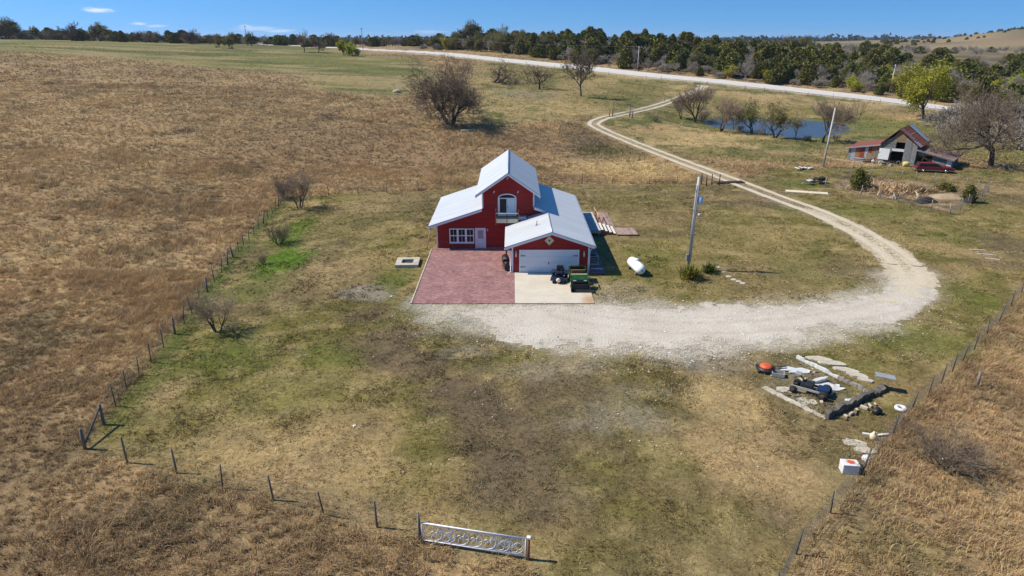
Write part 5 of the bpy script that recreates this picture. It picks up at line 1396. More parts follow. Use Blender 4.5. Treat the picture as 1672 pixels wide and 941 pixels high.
cb = MB().b2(-.68, .68, -1.5, -.46, .62, .68, M['black']).b2(-.70, -.64, -1.5, -.46, .68, .98, M['green']).b2(.64, .70, -1.5, -.46, .68, .98, M['green']).b2(-.64, .64, -1.5, -1.44, .68, .98, M['green']).b2(-.64, .64, -.52, -.46, .68, 1.02, M['green']).build('cargo_bed', None, ut)
for x in (-.62, .62): MB().prism([(x - .1, .45, .50), (x - .1, 1.2, .52), (x - .1, 1.1, .66), (x - .1, .55, .68)], (.2, 0, 0), M['green']).build('fender', None, ut)
# front loader bucket, dropped in front
MB().prism([(-.72, 1.55, .03), (-.72, 2.0, .03), (-.72, 2.02, .08), (-.72, 1.62, .12), (-.72, 1.58, .50), (-.72, 1.5, .50)], (1.44, 0, 0), M['black']).b2(-.74, -.715, 1.5, 2.0, .03, .45, M['black']).b2(.715, .74, 1.5, 2.0, .03, .45, M['black']).build('bucket', None, ut)
for x in (-.70, .70): MB().tube([(x, -.1, .95), (x, 1.0, .98), (x, 1.52, .35)], .04, 5, M['green'], smooth=False).build('loader_arm', None, ut)

# ------------------------------------------------------------------ poles
b0 = G(1124, 441)
up = thing('utility_pole', 'grey wooden utility pole with meter box and small transformer rising from a yucca', 'utility pole', tuple(b0))
MB().tube([(0, 0, -.3), (.03, 0, 4), (.10, .0, 8.0)], [.15, .135, .11], 10, M['pole']).build('pole', None, up)
MB().lathe([(.16, 0), (.2, .05), (.2, .55), (.14, .62)], 12, M['bluegrey'], Matrix.Translation((.40, 0, 5.75))).build('transformer', None, up)
MB().b2(.1, .3, -.03, .03, 5.85, 5.95, M['steel']).b2(.1, .3, -.03, .03, 6.15, 6.25, M['steel']).build('bracket', None, up)
lp_ = MB().tube([(.1, 0, 4.9), (.36, -.1, 5.0)], .025, 6, M['steel']).build('lamp_arm', None, up)
MB().lathe([(.08, .08), (.15, 0), (.12, -.16), (.03, -.2)], 10, M['lampglass'], Matrix.Translation((.38, -.1, 4.93))).build('lamp_shade', None, lp_)
MB().b2(-.33, -.13, -.2, -.02, .9, 1.45, M['steel']).build('meter_box', None, up)
for z in (3.1, 5.2, 6.9): MB().b2(-.2, .28, -.05, .05, z, z + .06, M['iron']).build('cross_iron', None, up)
MB().tube([(-.16, -.1, 0), (-.13, -.1, 4.5), (-.06, -.08, 7.4)], .025, 5, M['steel']).build('conduit', None, up)
def spiky(name, label, p, n, h, w_, cols, seed, cat='plant', spr=.22, elm=1.45):
    rng = np.random.default_rng(seed)
    e = thing(name, label, cat, tuple(p))
    az = rng.uniform(0, 2 * PI, n); el = rng.uniform(.2, elm, n); ln = h * rng.uniform(.7, 1.2, n)
    ox, oy = rng.normal(0, h * spr, n), rng.normal(0, h * spr * .7, n)
    dx, dy, dz = np.cos(az) * np.cos(el), np.sin(az) * np.cos(el), np.sin(el)
    tx, ty = -np.sin(az) * w_, np.cos(az) * w_
    A = np.stack([ox + tx, oy + ty, 0 * ox], 1); B = np.stack([ox - tx, oy - ty, 0 * ox], 1)
    Cc = np.stack([ox + dx * ln * .6 + tx * .7, oy + dy * ln * .6 + ty * .7, dz * ln * .65], 1); D = np.stack([ox + dx * ln * .6 - tx * .7, oy + dy * ln * .6 - ty * .7, dz * ln * .65], 1)
    E = np.stack([ox + dx * ln, oy + dy * ln, dz * ln * .95], 1)
    V = np.stack([A, B, Cc, D, E], 1).reshape(-1, 3); f = np.array([[0, 1, 3], [0, 3, 2], [2, 3, 4]])
    Fc = (np.arange(n)[:, None, None] * 5 + f[None]).reshape(-1, 3)
    c = np.array(cols)[rng.integers(0, len(cols), n)] * rng.uniform(.7, 1.3, n)[:, None]
    arrays('leaves', V, Fc, M['shrub'], e, np.repeat(c, 5, 0)); return e
spiky('yucca', 'large yellow green spiky yucca clump at the foot of the utility pole', G(1127, 455), 260, 1.35, .045, [(.17, .18, .03), (.24, .23, .05), (.10, .13, .025)], 1)
spiky('yucca', 'smaller dark green spiky clump right of the large yucca', G(1158, 445), 150, .95, .04, [(.07, .095, .025), (.11, .13, .03)], 2)
for i, (u, v) in enumerate(((1172, 437), (1181, 444), (1190, 452), (1198, 457), (1206, 460), (1213, 463))):
    p = G(u, v); e = thing('stepping_stone', 'pale flat stone on the lawn right of the utility pole', 'stone', tuple(p), i, 'flat stones right of the pole')
    MB().lathe([(.22, -.05), (.25, .03), (.18, .06)], 7, M['stone'], smooth=False).build('slab', None, e)
def post_pole(u, v, hpx, label, lean=(0, 0), arms=True, Y=None, r=.12, mat='pole'):
    if Y is None: p = G(u, v)
    else:
        x, y, z = ray(u, v); p = (x / y * Y, Y, float(H(x / y * Y, Y)))
    h = hpx * depth(p) / F / math.cos(math.atan2(CAMH - p[2], p[1]))
    e = thing('utility_pole', label, 'utility pole', tuple(p))
    MB().tube([(0, 0, -.4), (lean[0] * h, lean[1] * h, h)], [r * 1.2, r * .8], 7, M[mat]).build('pole', None, e)
    if arms:
        MB().box((lean[0] * h, lean[1] * h, h - .5), (2.0, .12, .14), M['post'], Matrix.Translation((lean[0] * h, lean[1] * h, h - .5)) @ Matrix.Rotation(math.radians(-40), 4, 'Z') if False else None).build('cross_arm', None, e)
        for x in (-.9, -.3, .9): MB().tube([(lean[0] * h + x, 0, h - .43), (lean[0] * h + x, 0, h - .2)], .05, 6, M['lampglass']).build('insulator', None, e)
    return e, Vector(p) + Vector((lean[0] * h, lean[1] * h, h))
post_pole(1344, 273, 92, 'plain pale leaning pole beside the barnyard', (.035, 0), False, r=.13)
pA = post_pole(1041, 115, 37, 'pale utility pole with crossarm beyond the road in front of the cedar wood', r=.17)[1]
pB = post_pole(1452, 152, 44, 'pale utility pole with crossarm beyond the road behind the pond', (.03, 0), r=.17)[1]
pC = post_pole(593, 84, 33, 'dark utility pole by the road above the yellow green bushes', Y=385, r=.18, mat='post')[1]
post_pole(404, 75, 29, 'thin dark utility pole on the west skyline', Y=420, r=.18, mat='post')
post_pole(1208, 75, 22, 'thin dark utility pole on the skyline above the cedar wood', Y=480, r=.2, mat='post')
pl = thing('power_line', 'thin power line strung between the poles along the road', 'power line', tuple(pA))
for dx in (-.9, .9):
    for q0, q1 in ((pC, pA), (pA, pB), (pB, Vector((190, 120, 8)))):
        MB().tube([q0.lerp(q1, t) - Vector(pA) + Vector((dx, 0, -.2 - 9.0 * t * (1 - t))) for t in np.linspace(0, 1, 14)], .010, 3, M['wire'], False).build('wire', None, pl)
# ------------------------------------------------------------------ fences
POSTM = {}
def post_mesh(key, r, h, mat, sides=6, cap=None):
    if key not in POSTM:
        o = MB().tube([(0, 0, -.3), (0, 0, h * .5), (0, 0, h)], [r, r * .97, r * .9], sides, M[mat]).build('post'); POSTM[key] = o.data
        bpy.data.objects.remove(o)
    return POSTM[key]
RF = random.Random(3)
def fence(name, label, P, kinds, wires, closed=False, woven=0, wr=.007, tilt=.05, group=None):
    """posts at the places P joined by strands; kinds gives each post's mesh"""
    e = thing(name, label, 'fence', tuple(P[0]), group=group)
    o0_ = Vector(P[0]); tops = []
    for i, p in enumerate(P):
        kind = kinds[i % len(kinds)]
        if kind is None: tops.append((Vector(p) - o0_, 1.1)); continue
        o = bpy.data.objects.new('post', post_mesh(*kind)); COL.objects.link(o); o.parent = e
        o.location = Vector(p) - o0_; o.rotation_euler = (RF.gauss(0, tilt), RF.gauss(0, tilt), RF.uniform(0, 6))
        s = RF.uniform(.9, 1.08); o.scale = (1, 1, s); tops.append((Vector(p) - o0_, kind[2] * s))
    mb = MB()
    def strand(fr):
        for i in range(len(tops) - 1):
            a, b = tops[i], tops[i + 1]
            n = max(2, int((b[0] - a[0]).length / 2.5) + 1)
            pts = []
            for t in np.linspace(0, 1, n):
                q = a[0].lerp(b[0], t); g_ = o0_ + q
                pts.append(Vector((q.x, q.y, float(H(g_.x, g_.y)) - o0_.z + fr * 1.15 - .02 * math.sin(PI * t))))
            mb.tube(pts, wr, 3, M['wire'], False, False)
    for fr in wires: strand(fr)
    if woven:
        for i in range(len(tops) - 1):
            a, b = tops[i][0], tops[i + 1][0]; n = int((b - a).length / woven)
            for k_ in range(1, n):
                q = a.lerp(b, k_ / n); g_ = o0_ + q; z = float(H(g_.x, g_.y)) - o0_.z
                mb.tube([(q.x, q.y, z + .03), (q.x, q.y, z + wires[-1] * 1.15)], wr * .8, 3, M['wire'], False, False)
    mb.build('wire', None, e)
    return e
TP = ('t', .035, 1.3, 'tpost', 5); WP = ('w', .075, 1.25, 'post', 7); WPT = ('wt', .048, 1.4, 'post', 7); CORN = ('c', .085, 1.15, 'post', 8); SH = ('s', .05, .95, 'post', 6)
W4 = (.25, .5, .75, 1.0)
def wmid(P):
    out = []
    for a_, b_ in zip(P[:-1], P[1:]): out += [a_, on(*((np.array(a_) + np.array(b_)) / 2)[:2])]
    return out + [P[-1]]
fence('wire_fence', 'west wire fence of many posts between yard and tan prairie',
      wmid(GL([(170, 694), (207, 637), (247, 592), (286, 546), (314, 513), (339, 477), (362, 446), (381, 421), (398, 402), (415, 384), (430, 366), (445, 349), (455, 338), (461, 328)])), [CORN, TP, TP, TP, TP, TP, WP, TP, TP, TP, WP, TP, TP, WP], W4, tilt=.06)
fence('wire_fence', 'near wire fence of tall thin posts between the corner brace and the white gate',
      GL([(139, 733), (208, 756), (289, 773), (364, 798), (447, 817), (529, 841), (616, 861), (688, 884)]), [CORN, WPT, WPT, TP, WPT, TP, WPT, WPT], W4, tilt=.05)
br = thing('fence_brace', 'dark slanting brace rail between the two thick corner posts', 'brace', tuple(G(168, 694)))
a = G(168, 694); b = G(140, 733)
MB().tube([(0, 0, .95), tuple(Vector(b) - Vector(a) + Vector((0, 0, .25)))], .06, 6, M['darkbark']).build('rail', None, br)
fence('wire_fence', 'east wire mesh fence between the mown yard and rusty prairie on the right',
      GL([(1262, 985), (1300, 905), (1356, 838), (1410, 770), (1456, 715), (1488, 670), (1515, 648), (1537, 626), (1555, 607), (1572, 590), (1590, 572), (1611, 549), (1631, 525), (1650, 501), (1668, 478), (1700, 440)]), [TP], (.18, .36, .54, .72, .9), woven=.28, wr=.008, tilt=.09)
e = thing('fence_post', 'single short wooden post standing just outside the east fence', 'post', tuple(G(1594, 632)))
MB().tube([(0, 0, -.2), (0.02, 0, .95)], .085, 7, M['post']).build('post', None, e)
fence('wire_fence', 'low back fence along the tall tan grass behind the house',
      GL([(461, 322), (537, 320), (585, 318), (632, 315), (684, 312), (760, 309), (884, 303), (950, 300), (1000, 300), (1060, 300), (1105, 300), (1145, 302)]), [WP, TP, SH, TP, TP, SH, TP], W4, tilt=.05)
fence('wire_fence', 'few dark iron posts beside the cattle guard and two track',
      GL([(1145, 301), (1153, 304), (1162, 302), (1174, 303)]), [('d', .08, 1.5, 'iron', 6)], (.5, 1.0), tilt=.03)
cg = thing('cattle_guard', 'dark steel cattle guard lying across the two track drive', 'cattle guard', tuple(G(1190, 299)), math.radians(8))
for i in range(6): MB().b2(-1.9, 1.9, -.55 + i * .2, -.45 + i * .2, .02, .16, M['iron']).build('bar', None, cg)
MB().b2(-2.0, -1.9, -.7, .65, 0, .2, M['iron']).b2(1.9, 2.0, -.7, .65, 0, .2, M['iron']).build('side_frame', None, cg)
fence('wire_fence', 'few old wooden posts standing in the grass right of the big bare tree', GL([(803, 207), (820, 208), (831, 207), (841, 204), (852, 202)]), [WP, CORN, SH, WPT, WPT], (.6, 1.0), tilt=.1)
fence('wire_fence', 'faint fence line crossing the tan prairie far left', GL([(-10, 302), (15, 298), (60, 292), (105, 287), (150, 283), (196, 278), (245, 273), (290, 270)]), [SH, TP], (.5, 1.0))
fence('wire_fence', 'line of small posts along the near side of the county road', [on(*(q[:2])) for q in [p + np.array((-.707, -.707)) * 8.4 for p in smooth_line([tuple(G(u, v)[:2]) for u, v in ((640, 83), (780, 94), (900, 106), (1040, 121), (1100, 126))], 7.5)]], [WP, SH, WP], (.5, 1.0))
fence('wire_fence', 'posts along the road edge between the drive entrance and the barn', [on(*(q[:2])) for q in [p + np.array((-.707, -.707)) * 8.4 for p in smooth_line([tuple(G(u, v)[:2]) for u, v in ((1175, 134), (1300, 147), (1452, 164), (1540, 175))], 6.5)]], [WP, SH, WP], (.5, 1.0))
fence('wire_fence', 'fence along the left of the drive from the frame gate up to the road', GL([(1030, 188), (1058, 176), (1085, 166), (1105, 157), (1120, 150)]), [WP, TP], W4)
fence('wire_fence', 'fence posts along the pond dam in front of the water', GL([(1240, 223), (1277, 228), (1323, 230), (1370, 230), (1393, 228)]), [SH, TP], (.5, 1.0))
# frame gate by the bend
a, b = G(1000, 191), G(1028, 192)
gt = thing('frame_gate', 'tall dark timber gate frame with top rail standing at the drive bend', 'gate', tuple(a))
d = Vector(b) - Vector(a)
for q in (Vector((0, 0, 0)), Vector((-.7, .2, 0)), d, d + Vector((.6, -.3, 0))):
    hh = 3.0 if q in (Vector((0, 0, 0)), d) else 1.7
    MB().tube([q - Vector((0, 0, .3)), q + Vector((0, 0, hh))], .12, 7, M['redlumber' if q.x < -.1 else 'post']).build('post', None, gt)
MB().tube([Vector((0, 0, 2.9)), d + Vector((0, 0, 2.9))], .07, 6, M['post']).build('top_rail', None, gt)
mb = MB()
for z in (.5, .9, 1.3): mb.tube([Vector((.2, 0, z)), d * .95 + Vector((0, 0, z))], .035, 5, M['wire'])
mb.build('gate_panel', None, gt)
# ornamental white gate
a, b = G(690, 887), G(858, 914)
og = thing('ornamental_gate', 'white ornamental iron gate panel with a row of circles in the near fence', 'gate', tuple(a), math.atan2(b[1] - a[1], b[0] - a[0]))
Lg = math.hypot(b[0] - a[0], b[1] - a[1]); z0, z1 = .18, 1.0
mb = MB()
for z in (z0, z1): mb.tube([(0, 0, z), (Lg, 0, z)], .03, 6, M['white'])
for x in (.0, Lg): mb.tube([(x, 0, z0 - (.3 if x else 0)), (x, 0, z1)], .03, 6, M['white'])
mb.build('frame', None, og)
zc, Rr = (z0 + z1) / 2, (z1 - z0) / 2 - .035
for i in range(7):
    xc = .45 + i * (Lg - .9) / 6
    mb = MB(); mb.ring((xc, 0, zc), Rr, .017, M['white'], 'Y', 22, 5)
    if i in (0, 2, 3, 4): # wagon wheel circles
        mb.ring((xc, 0, zc), .07, .017, M['white'], 'Y', 10, 5)
        for k_ in range(6): aa = k_ * PI / 3 + .3; mb.tube([(xc + .07 * math.cos(aa), 0, zc + .07 * math.sin(aa)), (xc + Rr * math.cos(aa), 0, zc + Rr * math.sin(aa))], .012, 4, M['white'])
    else:
        for sgn in (-1, 1): mb.ring((xc + sgn * Rr * .45, 0, zc), Rr * .42, .014, M['white'], 'Y', 14, 5); mb.ring((xc, 0, zc + sgn * Rr * .45), Rr * .40, .014, M['white'], 'Y', 14, 5)
    mb.build('circle', None, og)
MB().tube([(Lg + .1, .02, -.3), (Lg + .1, .02, 1.08)], .065, 6, M['redlumber']).b2(Lg + .04, Lg + .18, -.06, .08, 1.03, 1.10, M['white']).build('post', None, og)
MB().tube([(-.12, 0, -.3), (-.12, 0, 1.35)], .05, 6, M['post']).build('post', None, og)

# ------------------------------------------------------------------ old barn
c0 = Vector(G(1381, 262)); c1 = Vector(G(1551, 272))
ang = math.radians(-41); c1 = min((c0 + s_ * .1 * Vector((math.cos(ang), math.sin(ang), 0)) for s_ in range(100, 180)), key=lambda q: abs(q.x / q.y - ray(1553, 272)[0] / ray(1553, 272)[1])); Lb = (c1 - c0).length
bn = thing('old_barn', 'weathered grey barn with rusty roofs and two sagging side sheds', 'barn', (c0.x, c0.y, -.05), ang)
kx = Lb / 14.0
A0, A1, A2, A3 = 0, 4.5 * kx, 9.35 * kx, 14.0 * kx; D = 8.0; ap_ = (A1 + A2) / 2 - .25
he, hr = 3.15, 5.5
m = MB()
m.prism([(A1, 0, 0), (A1 + .75 * (A2 - A1) * 0 + 1.65, 0, 0), (A1 + 1.65, 0, 2.0), (A1 + 1.65, 0, 2.6), (A1 + 1.65, 0, 4.25), (A1, 0, he)], (0, .12, 0), M['barnwood'])
m.prism([(A1 + 3.35, 0, 0), (A2, 0, 0), (A2, 0, he), (A1 + 3.35, 0, 4.25)], (0, .12, 0), M['barnwood_v'])
m.prism([(A1 + 1.655, .01, 2.05), (A1 + 3.345, .01, 2.05), (A1 + 3.345, .01, 2.45), (A1 + 1.655, .01, 2.45)], (0, .1, 0), M['whitesheet'])
m.prism([(A1 + 1.655, .01, 2.455), (A1 + 2.1, .01, 2.455), (A1 + 2.1, .01, 3.45), (A1 + 1.655, .01, 3.45)], (0, .1, 0), M['barnwood'])
m.prism([(A1 + 1.655, .01, 3.455), (A1 + 3.345, .01, 3.455), (A1 + 3.345, .01, 4.25), (ap_, .01, hr - .15), (A1 + 1.655, .01, 4.25)], (0, .1, 0), M['ply'])
m.b2(A1, A1 + .12, .12, D, 0, he - .1, M['barnwood_v']); m.b2(A2 - .12, A2, .12, D, 0, he - .1, M['barnwood_v']); m.prism([(A1, D, 0), (A2, D, 0), (A2, D, he - .1), (ap_, D, hr - .1), (A1, D, he - .1)], (0, -.12, 0), M['barnwood_v'])
m.build('wall', None, bn)
MB().b2(A1 + 1.0, A2 - .5, 2.2, 2.25, 0, 3.5, M['dark']).b2(A1 + .2, A2 - .2, .2, D - .2, .01, .04, M['dark']).build('interior_shade', None, bn)  # near-black sheets: shade behind the doorway painted as colour
def bslab(name, P, t, mat, par=bn):
    return MB().prism([(p[0], p[1], p[2] - t) for p in P], (0, 0, t), M[mat]).build(name, None, par)
bslab('roof', [(ap_, -.35, hr + .02), (ap_, D + .3, hr + .02), (A1 - .1, D + .3, he - .08), (A1 - .1, -.35, he - .08)], .07, 'rustpink')
rr_ = bslab('roof', [(ap_, -.35, hr), (A2 + .55, -.35, he - .18), (A2 + .55, D + .3, he - .18), (ap_, D + .3, hr)], .07, 'rusty')
def onroof(x, y): return hr - (x - ap_) * (hr - he + .18) / (A2 + .55 - ap_) + .035
for (x0, x1, y0, y1, mt) in ((ap_ + .05, A2 + .3, D - 2.2, D - .1, 'zinc'), (ap_ + .0, A2 + .5, D - 2.9, D - 2.5, 'dark'), (ap_ + .1, A2 - .3, .2, 1.3, 'barnwood'), (A2 - .6, A2 + .5, -.3, 1.2, 'zinc'), (ap_ + 1.2, ap_ + 1.3, 1.5, D - 3, 'lumber')):
    bslab('roof_patch', [(x0, y0, onroof(x0, 0)), (x1, y0, onroof(x1, 0)), (x1, y1, onroof(x1, 0)), (x0, y1, onroof(x0, 0))], .03, mt, rr_)
# west shed
m = MB()
for i, (x0, x1, mt) in enumerate(((.15, .55, 'barnwood_v'), (.55, 1.2, 'zinc'), (1.2, 1.75, 'orangewood'), (1.75, 2.55, 'rusty'), (2.55, 3.05, 'zinc'), (3.05, 3.6, 'rusty'), (3.6, A1, 'orangewood'))):
    z = lambda x: 1.95 + x * (he - .35 - 1.95) / A1
    m.prism([(x0, .0 + .004 * i, 0), (x1, .004 * i, 0), (x1, .004 * i, z(x1)), (x0, .004 * i, z(x0))], (0, .1, 0), M[mt])
m.b2(.15, .25, .15, D - .5, 0, 1.9, M['barnwood_v'])
m.build('shed_wall', None, bn)
bslab('shed_roof', [(-.35, -.35, 1.95), (A1 - .05, -.35, he - .22), (A1 - .05, D, he - .22), (-.35, D, 1.95)], .07, 'rustpink')
MB().prism([(-.36, -.37, 1.94), (A1, -.37, he - .23), (A1, -.37, he - .40), (-.36, -.37, 1.77)], (0, .02, 0), M['zinc']).build('fascia', None, bn)
# east shed
m = MB()
m.prism([(A2 + 2.35, .3, 0), (A3 - .7, .3, 0), (A3 - .7, .3, 1.62), (A2 + 2.35, .3, 2.05)], (0, .1, 0), M['barnwood'])
m.prism([(A3 - .69, .31, 0), (A3 - .05, .31, 0), (A3 - .05, .31, 1.45), (A3 - .69, .31, 1.62)], (0, .09, 0), M['whitesheet'])
m.prism([(A2 + .15, .31, 1.75), (A2 + 2.34, .31, 1.75), (A2 + 2.34, .31, 2.05), (A2 + .15, .31, 2.5)], (0, .09, 0), M['barnwood'])
m.b2(A2 + 2.2, A2 + 2.34, .28, .42, 0, 1.75, M['orangewood']); m.b2(A3 - .15, A3 - .05, .42, D - 1, 0, 1.4, M['barnwood_v'])
m.b2(A2 + .1, A3 - .2, 3.2, 3.25, 0, 1.6, M['dark'])  # near-black sheet at the back paints the shade inside the shed
m.build('shed_wall', None, bn)
er = bslab('shed_roof', [(A2 - .05, -.15, 2.62), (A3 + .3, -.15, 1.52), (A3 + .3, D - .3, 1.52), (A2 - .05, D - .3, 2.62)], .07, 'rustgrey')
MB().prism([(A2, -.17, 2.58), (A3 + .3, -.17, 1.50), (A3 + .3, -.17, 1.34), (A2, -.17, 2.42)], (0, .018, 0), M['barnwood']).build('fascia', None, bn)
# things lying before the barn
def bloc(x, y, z=0): return c0 + Matrix.Rotation(ang, 4, 'Z') @ Vector((x, y, z))
def junk(name, label, cat, x, y, rz=0, group=None):
    p = bloc(x, y); return thing(name, label, cat, (p.x, p.y, float(H(p.x, p.y))), ang + rz, group)
e = junk('scrap_sheet', 'white upright panel leaning by the barn doorway', 'panel', A1 + .75, -.5); MB().box((0, 0, .8), (1.5, .1, 1.7), M['whitesheet'], Matrix.Translation((0, 0, .8)) @ Matrix.Rotation(-.15, 4, 'X')).build('panel', None, e)
e = junk('barrel', 'straw yellow barrel lying beside the barn doorway', 'barrel', A2 - .9, -.9, .6); MB().lathe([(.3, -.42), (.36, -.38), (.38, 0), (.36, .38), (.3, .42)], 14, M['barrel'], Matrix.Translation((0, 0, .36)) @ Matrix.Rotation(PI / 2, 4, 'Y')).build('barrel_body', None, e)
MB().ring((0, 0, .36), .38, .02, M['barrel'], 'X', 16, 5).build('hoop', None, e)
e = junk('metal_trough', 'dull metal trough stacked against the west shed wall', 'trough', 2.05, -.6, .1)
MB().prism([(-.7, -.3, .0), (.7, -.3, 0), (.8, -.4, .55), (-.8, -.4, .55)], (0, .7, 0), M['zinc']).build('body', None, e); MB().tube([(-.8, -.42, .56), (.8, -.42, .56), (.8, .42, .56), (-.8, .42, .56), (-.8, -.42, .56)], .04, 5, M['steel']).build('rim', None, e)
e = junk('long_plank', 'long pale plank lying on the ground before the west shed', 'plank', .6, -1.2, -.03); MB().b2(-2.4, 2.2, -.12, .12, .02, .2, M['lumber']).build('plank', None, e)
e = junk('leaning_board', 'grey board leaning on the barn wall left of the white panel', 'board', A1 - .45, -.6, .1); MB().box((0, 0, .65), (.45, .06, 1.5), M['barnwood_v'], Matrix.Translation((0, 0, .65)) @ Matrix.Rotation(.45, 4, 'Y')).build('board', None, e)
e = junk('leaning_board', 'tan sheet leaning on the west shed wall beside the trough', 'board', 3.35, -.4); MB().box((0, 0, .5), (.7, .05, 1.0), M['ply'], Matrix.Translation((0, 0, .5)) @ Matrix.Rotation(-.2, 4, 'X')).build('board', None, e)
e = junk('rubbish_heap', 'heap of white and grey scrap in front of the barn', 'scrap heap', A1 + .3, -1.5)
rs = random.Random(8)
for i in range(11): MB().box((rs.uniform(-1.2, 1.2), rs.uniform(-.5, .4), rs.uniform(.08, .3)), (rs.uniform(.3, .9), rs.uniform(.1, .5), rs.uniform(.05, .3)), M[rs.choice(['whitesheet', 'zinc', 'stone', 'plastic', 'barnwood'])], Matrix.Translation((rs.uniform(-1.2, 1.2), rs.uniform(-.5, .4), rs.uniform(.08, .3))) @ Matrix.Rotation(rs.uniform(0, 3), 4, 'Z') @ Matrix.Rotation(rs.uniform(-.5, .5), 4, 'X')).build('scrap', None, e)
e = junk('tyre_ring', 'pale old tyre leaning inside the barn doorway', 'tyre', A1 + 3.0, -.35); MB().ring((0, 0, .32), .25, .09, M['dstone'], 'Y', 16, 6).build('tread', None, e)
# maroon estate car
p = G(1523, 281)
car = thing('station_wagon', 'old dark red station wagon parked before the east shed of the barn', 'car', tuple(p), math.radians(-14), scale=.9)
for x in (-1.72, 1.62):
    for y in (-.85, .85):
        T = Matrix.Translation((x, y, .34)) @ Matrix.Rotation(PI / 2, 4, 'X')
        w_ = MB().lathe([(.2, -.1), (.31, -.1), (.34, -.06), (.34, .06), (.31, .1), (.2, .1)], 16, M['rubber'], T).build('wheel', None, car)
        MB().lathe([(.03, -.13), (.2, -.115), (.2, .115), (.03, .13)], 12, M['chrome'], T).build('hubcap', None, w_)
W = .93
def side(poly, w0, mat, name, bev=.04): return MB().prism([(x, -w0, z) for x, z in poly], (0, 2 * w0, 0), M[mat]).build(name, None, car, bev)
side([(-2.78, .42), (-2.8, .72), (-2.74, .92), (.95, .98), (2.55, .88), (2.74, .78), (2.76, .42), (2.05, .30), (1.95, .62), (1.3, .62), (1.22, .28), (-1.3, .28), (-1.4, .62), (-2.02, .62), (-2.12, .34)], W, 'maroon', 'body', .05)
side([(-2.60, .93), (-2.42, 1.40), (-2.2, 1.46), (.05, 1.46), (.35, 1.40), (.98, .97)], .80, 'black', 'cabin', .05)
MB().b2(-2.42, .12, -.76, .76, 1.455, 1.50, M['maroon']).build('roof', None, car, .02)
for x0, x1 in ((-2.36, -1.5), (-1.4, -.62), (-.52, .32)):
    for sy in (-1, 1): MB().b2(x0, x1, sy * .80, sy * .812, 1.02, 1.36, M['glass']).build('window', None, car)
for sy in (-1, 1): MB().b2(-2.6, 2.5, sy * .935, sy * .955, .34, .42, M['chrome']).build('side_trim', None, car)
MB().b2(2.74, 2.86, -.9, .9, .40, .56, M['chrome']).build('bumper', None, car, .02); MB().b2(-2.9, -2.78, -.9, .9, .42, .56, M['chrome']).build('bumper', None, car, .02)
for y in (-.68, .68): MB().tube([(2.68, y, .70), (2.79, y, .70)], .10, 10, M['lampglass']).build('headlight', None, car)
MB().b2(2.70, 2.775, -.5, .5, .58, .76, M['chrome']).build('grille', None, car)

# enclosure before the barn
GP = [(1347, 306), (1368, 291), (1393, 276), (1422, 287), (1446, 289), (1471, 293), (1496, 295), (1523, 299), (1552, 306), (1578, 308), (1594, 311), (1613, 314)]
LP = ('lp', .05, 1.35, 'gpost', 6)
fence('garden_fence', 'grey post fence round the back and top of the overgrown garden plot', GL(GP), [LP], (.3, .6, .9), wr=.012, tilt=.06)
fence('garden_fence', 'grey slatted fence along the right end of the garden plot', GL([(1613, 314), (1603, 322), (1592, 330), (1580, 336), (1568, 343), (1551, 351)]), [LP], (.2, .5, .8, 1.0), woven=.22, wr=.013, tilt=.06)
fence('garden_fence', 'low wire fence along the near side of the garden plot', GL([(1551, 351), (1520, 343), (1466, 331), (1436, 325), (1405, 319), (1376, 312), (1347, 306)]), [LP], (.3, .6, .9), wr=.010, tilt=.06)
def leafy(name, label, p, h, w_, n, cols, seed, cat='shrub', size=.22):
    rng = np.random.default_rng(seed); e = thing(name, label, cat, tuple(p))
    t = rng.uniform(.05, 1, n); a = rng.uniform(0, 2 * PI, n); r = w_ * np.sqrt(rng.uniform(.1, 1, n)) * np.sin(PI * np.clip(t * .85 + .12, 0, 1)) * (.75 + .3 * np.sin(3 * a + seed))
    v, f, c = leaf_cloud(np.stack([r * np.cos(a), r * np.sin(a), t * h], 1), 5, size, size * .6, cols, seed)
    arrays('leaves', v, f, M['shrub'], e, c)
    sg, _ = skeleton(seed, Ht=h * .8, stems=4, stem_spread=.6, levels=2, r0=.05, kids=(4, 4)); v, f = tubes(sg, 4); arrays('stems', v, f, M['darktwig'], e)
    return e
DG = [(.085, .10, .022), (.125, .135, .03), (.17, .165, .04)]
leafy('green_shrub', 'dense dark green shrub at the left end of the garden plot', G(1400, 310), 2.6, 1.5, 420, DG, 3)
leafy('green_shrub', 'round green bush by the slatted fence at the right end of the garden plot', G(1580, 331), 2.0, 1.0, 300, DG, 4)
spiky('dry_brush', 'wide tangle of dry tan brush in the middle of the garden plot', G(1450, 311), 1100, 1.2, .05, [(.50, .36, .19), (.34, .23, .12), (.58, .44, .25)], 5, 'brush', 1.4, .95)
spiky('dry_brush', 'dark dry brush beside the black tarp in the garden plot', G(1488, 312), 700, 1.1, .045, [(.20, .14, .085), (.13, .095, .06), (.30, .21, .12)], 6, 'brush', 1.1, .95)
spiky('dry_brush', 'pale straw weed patch at the left of the garden plot', G(1424, 310), 500, .95, .045, [(.52, .40, .2), (.40, .29, .15)], 7, 'brush', 1.0, .95)
leafy('green_shrub', 'low green weeds along the upper right of the garden plot', G(1545, 311), .8, 1.6, 200, DG, 8)
e = thing('black_tarp', 'heap under a black tarp at the near side of the garden plot', 'tarp', tuple(G(1512, 330)), .2, scale=.75)
mb = MB(); vs = []; n = 14
for i in range(n + 1):
    for j in range(n + 1):
        x, y = i / n * 2 - 1, j / n * 2 - 1
        vs.append((x * 1.9, y * 1.1, max(-.05, .75 * (1 - x * x) * (1 - y * y) + .15 * float(vnoise(np.array([x * 3]), np.array([y * 3]), 7)[0]) - .08)))
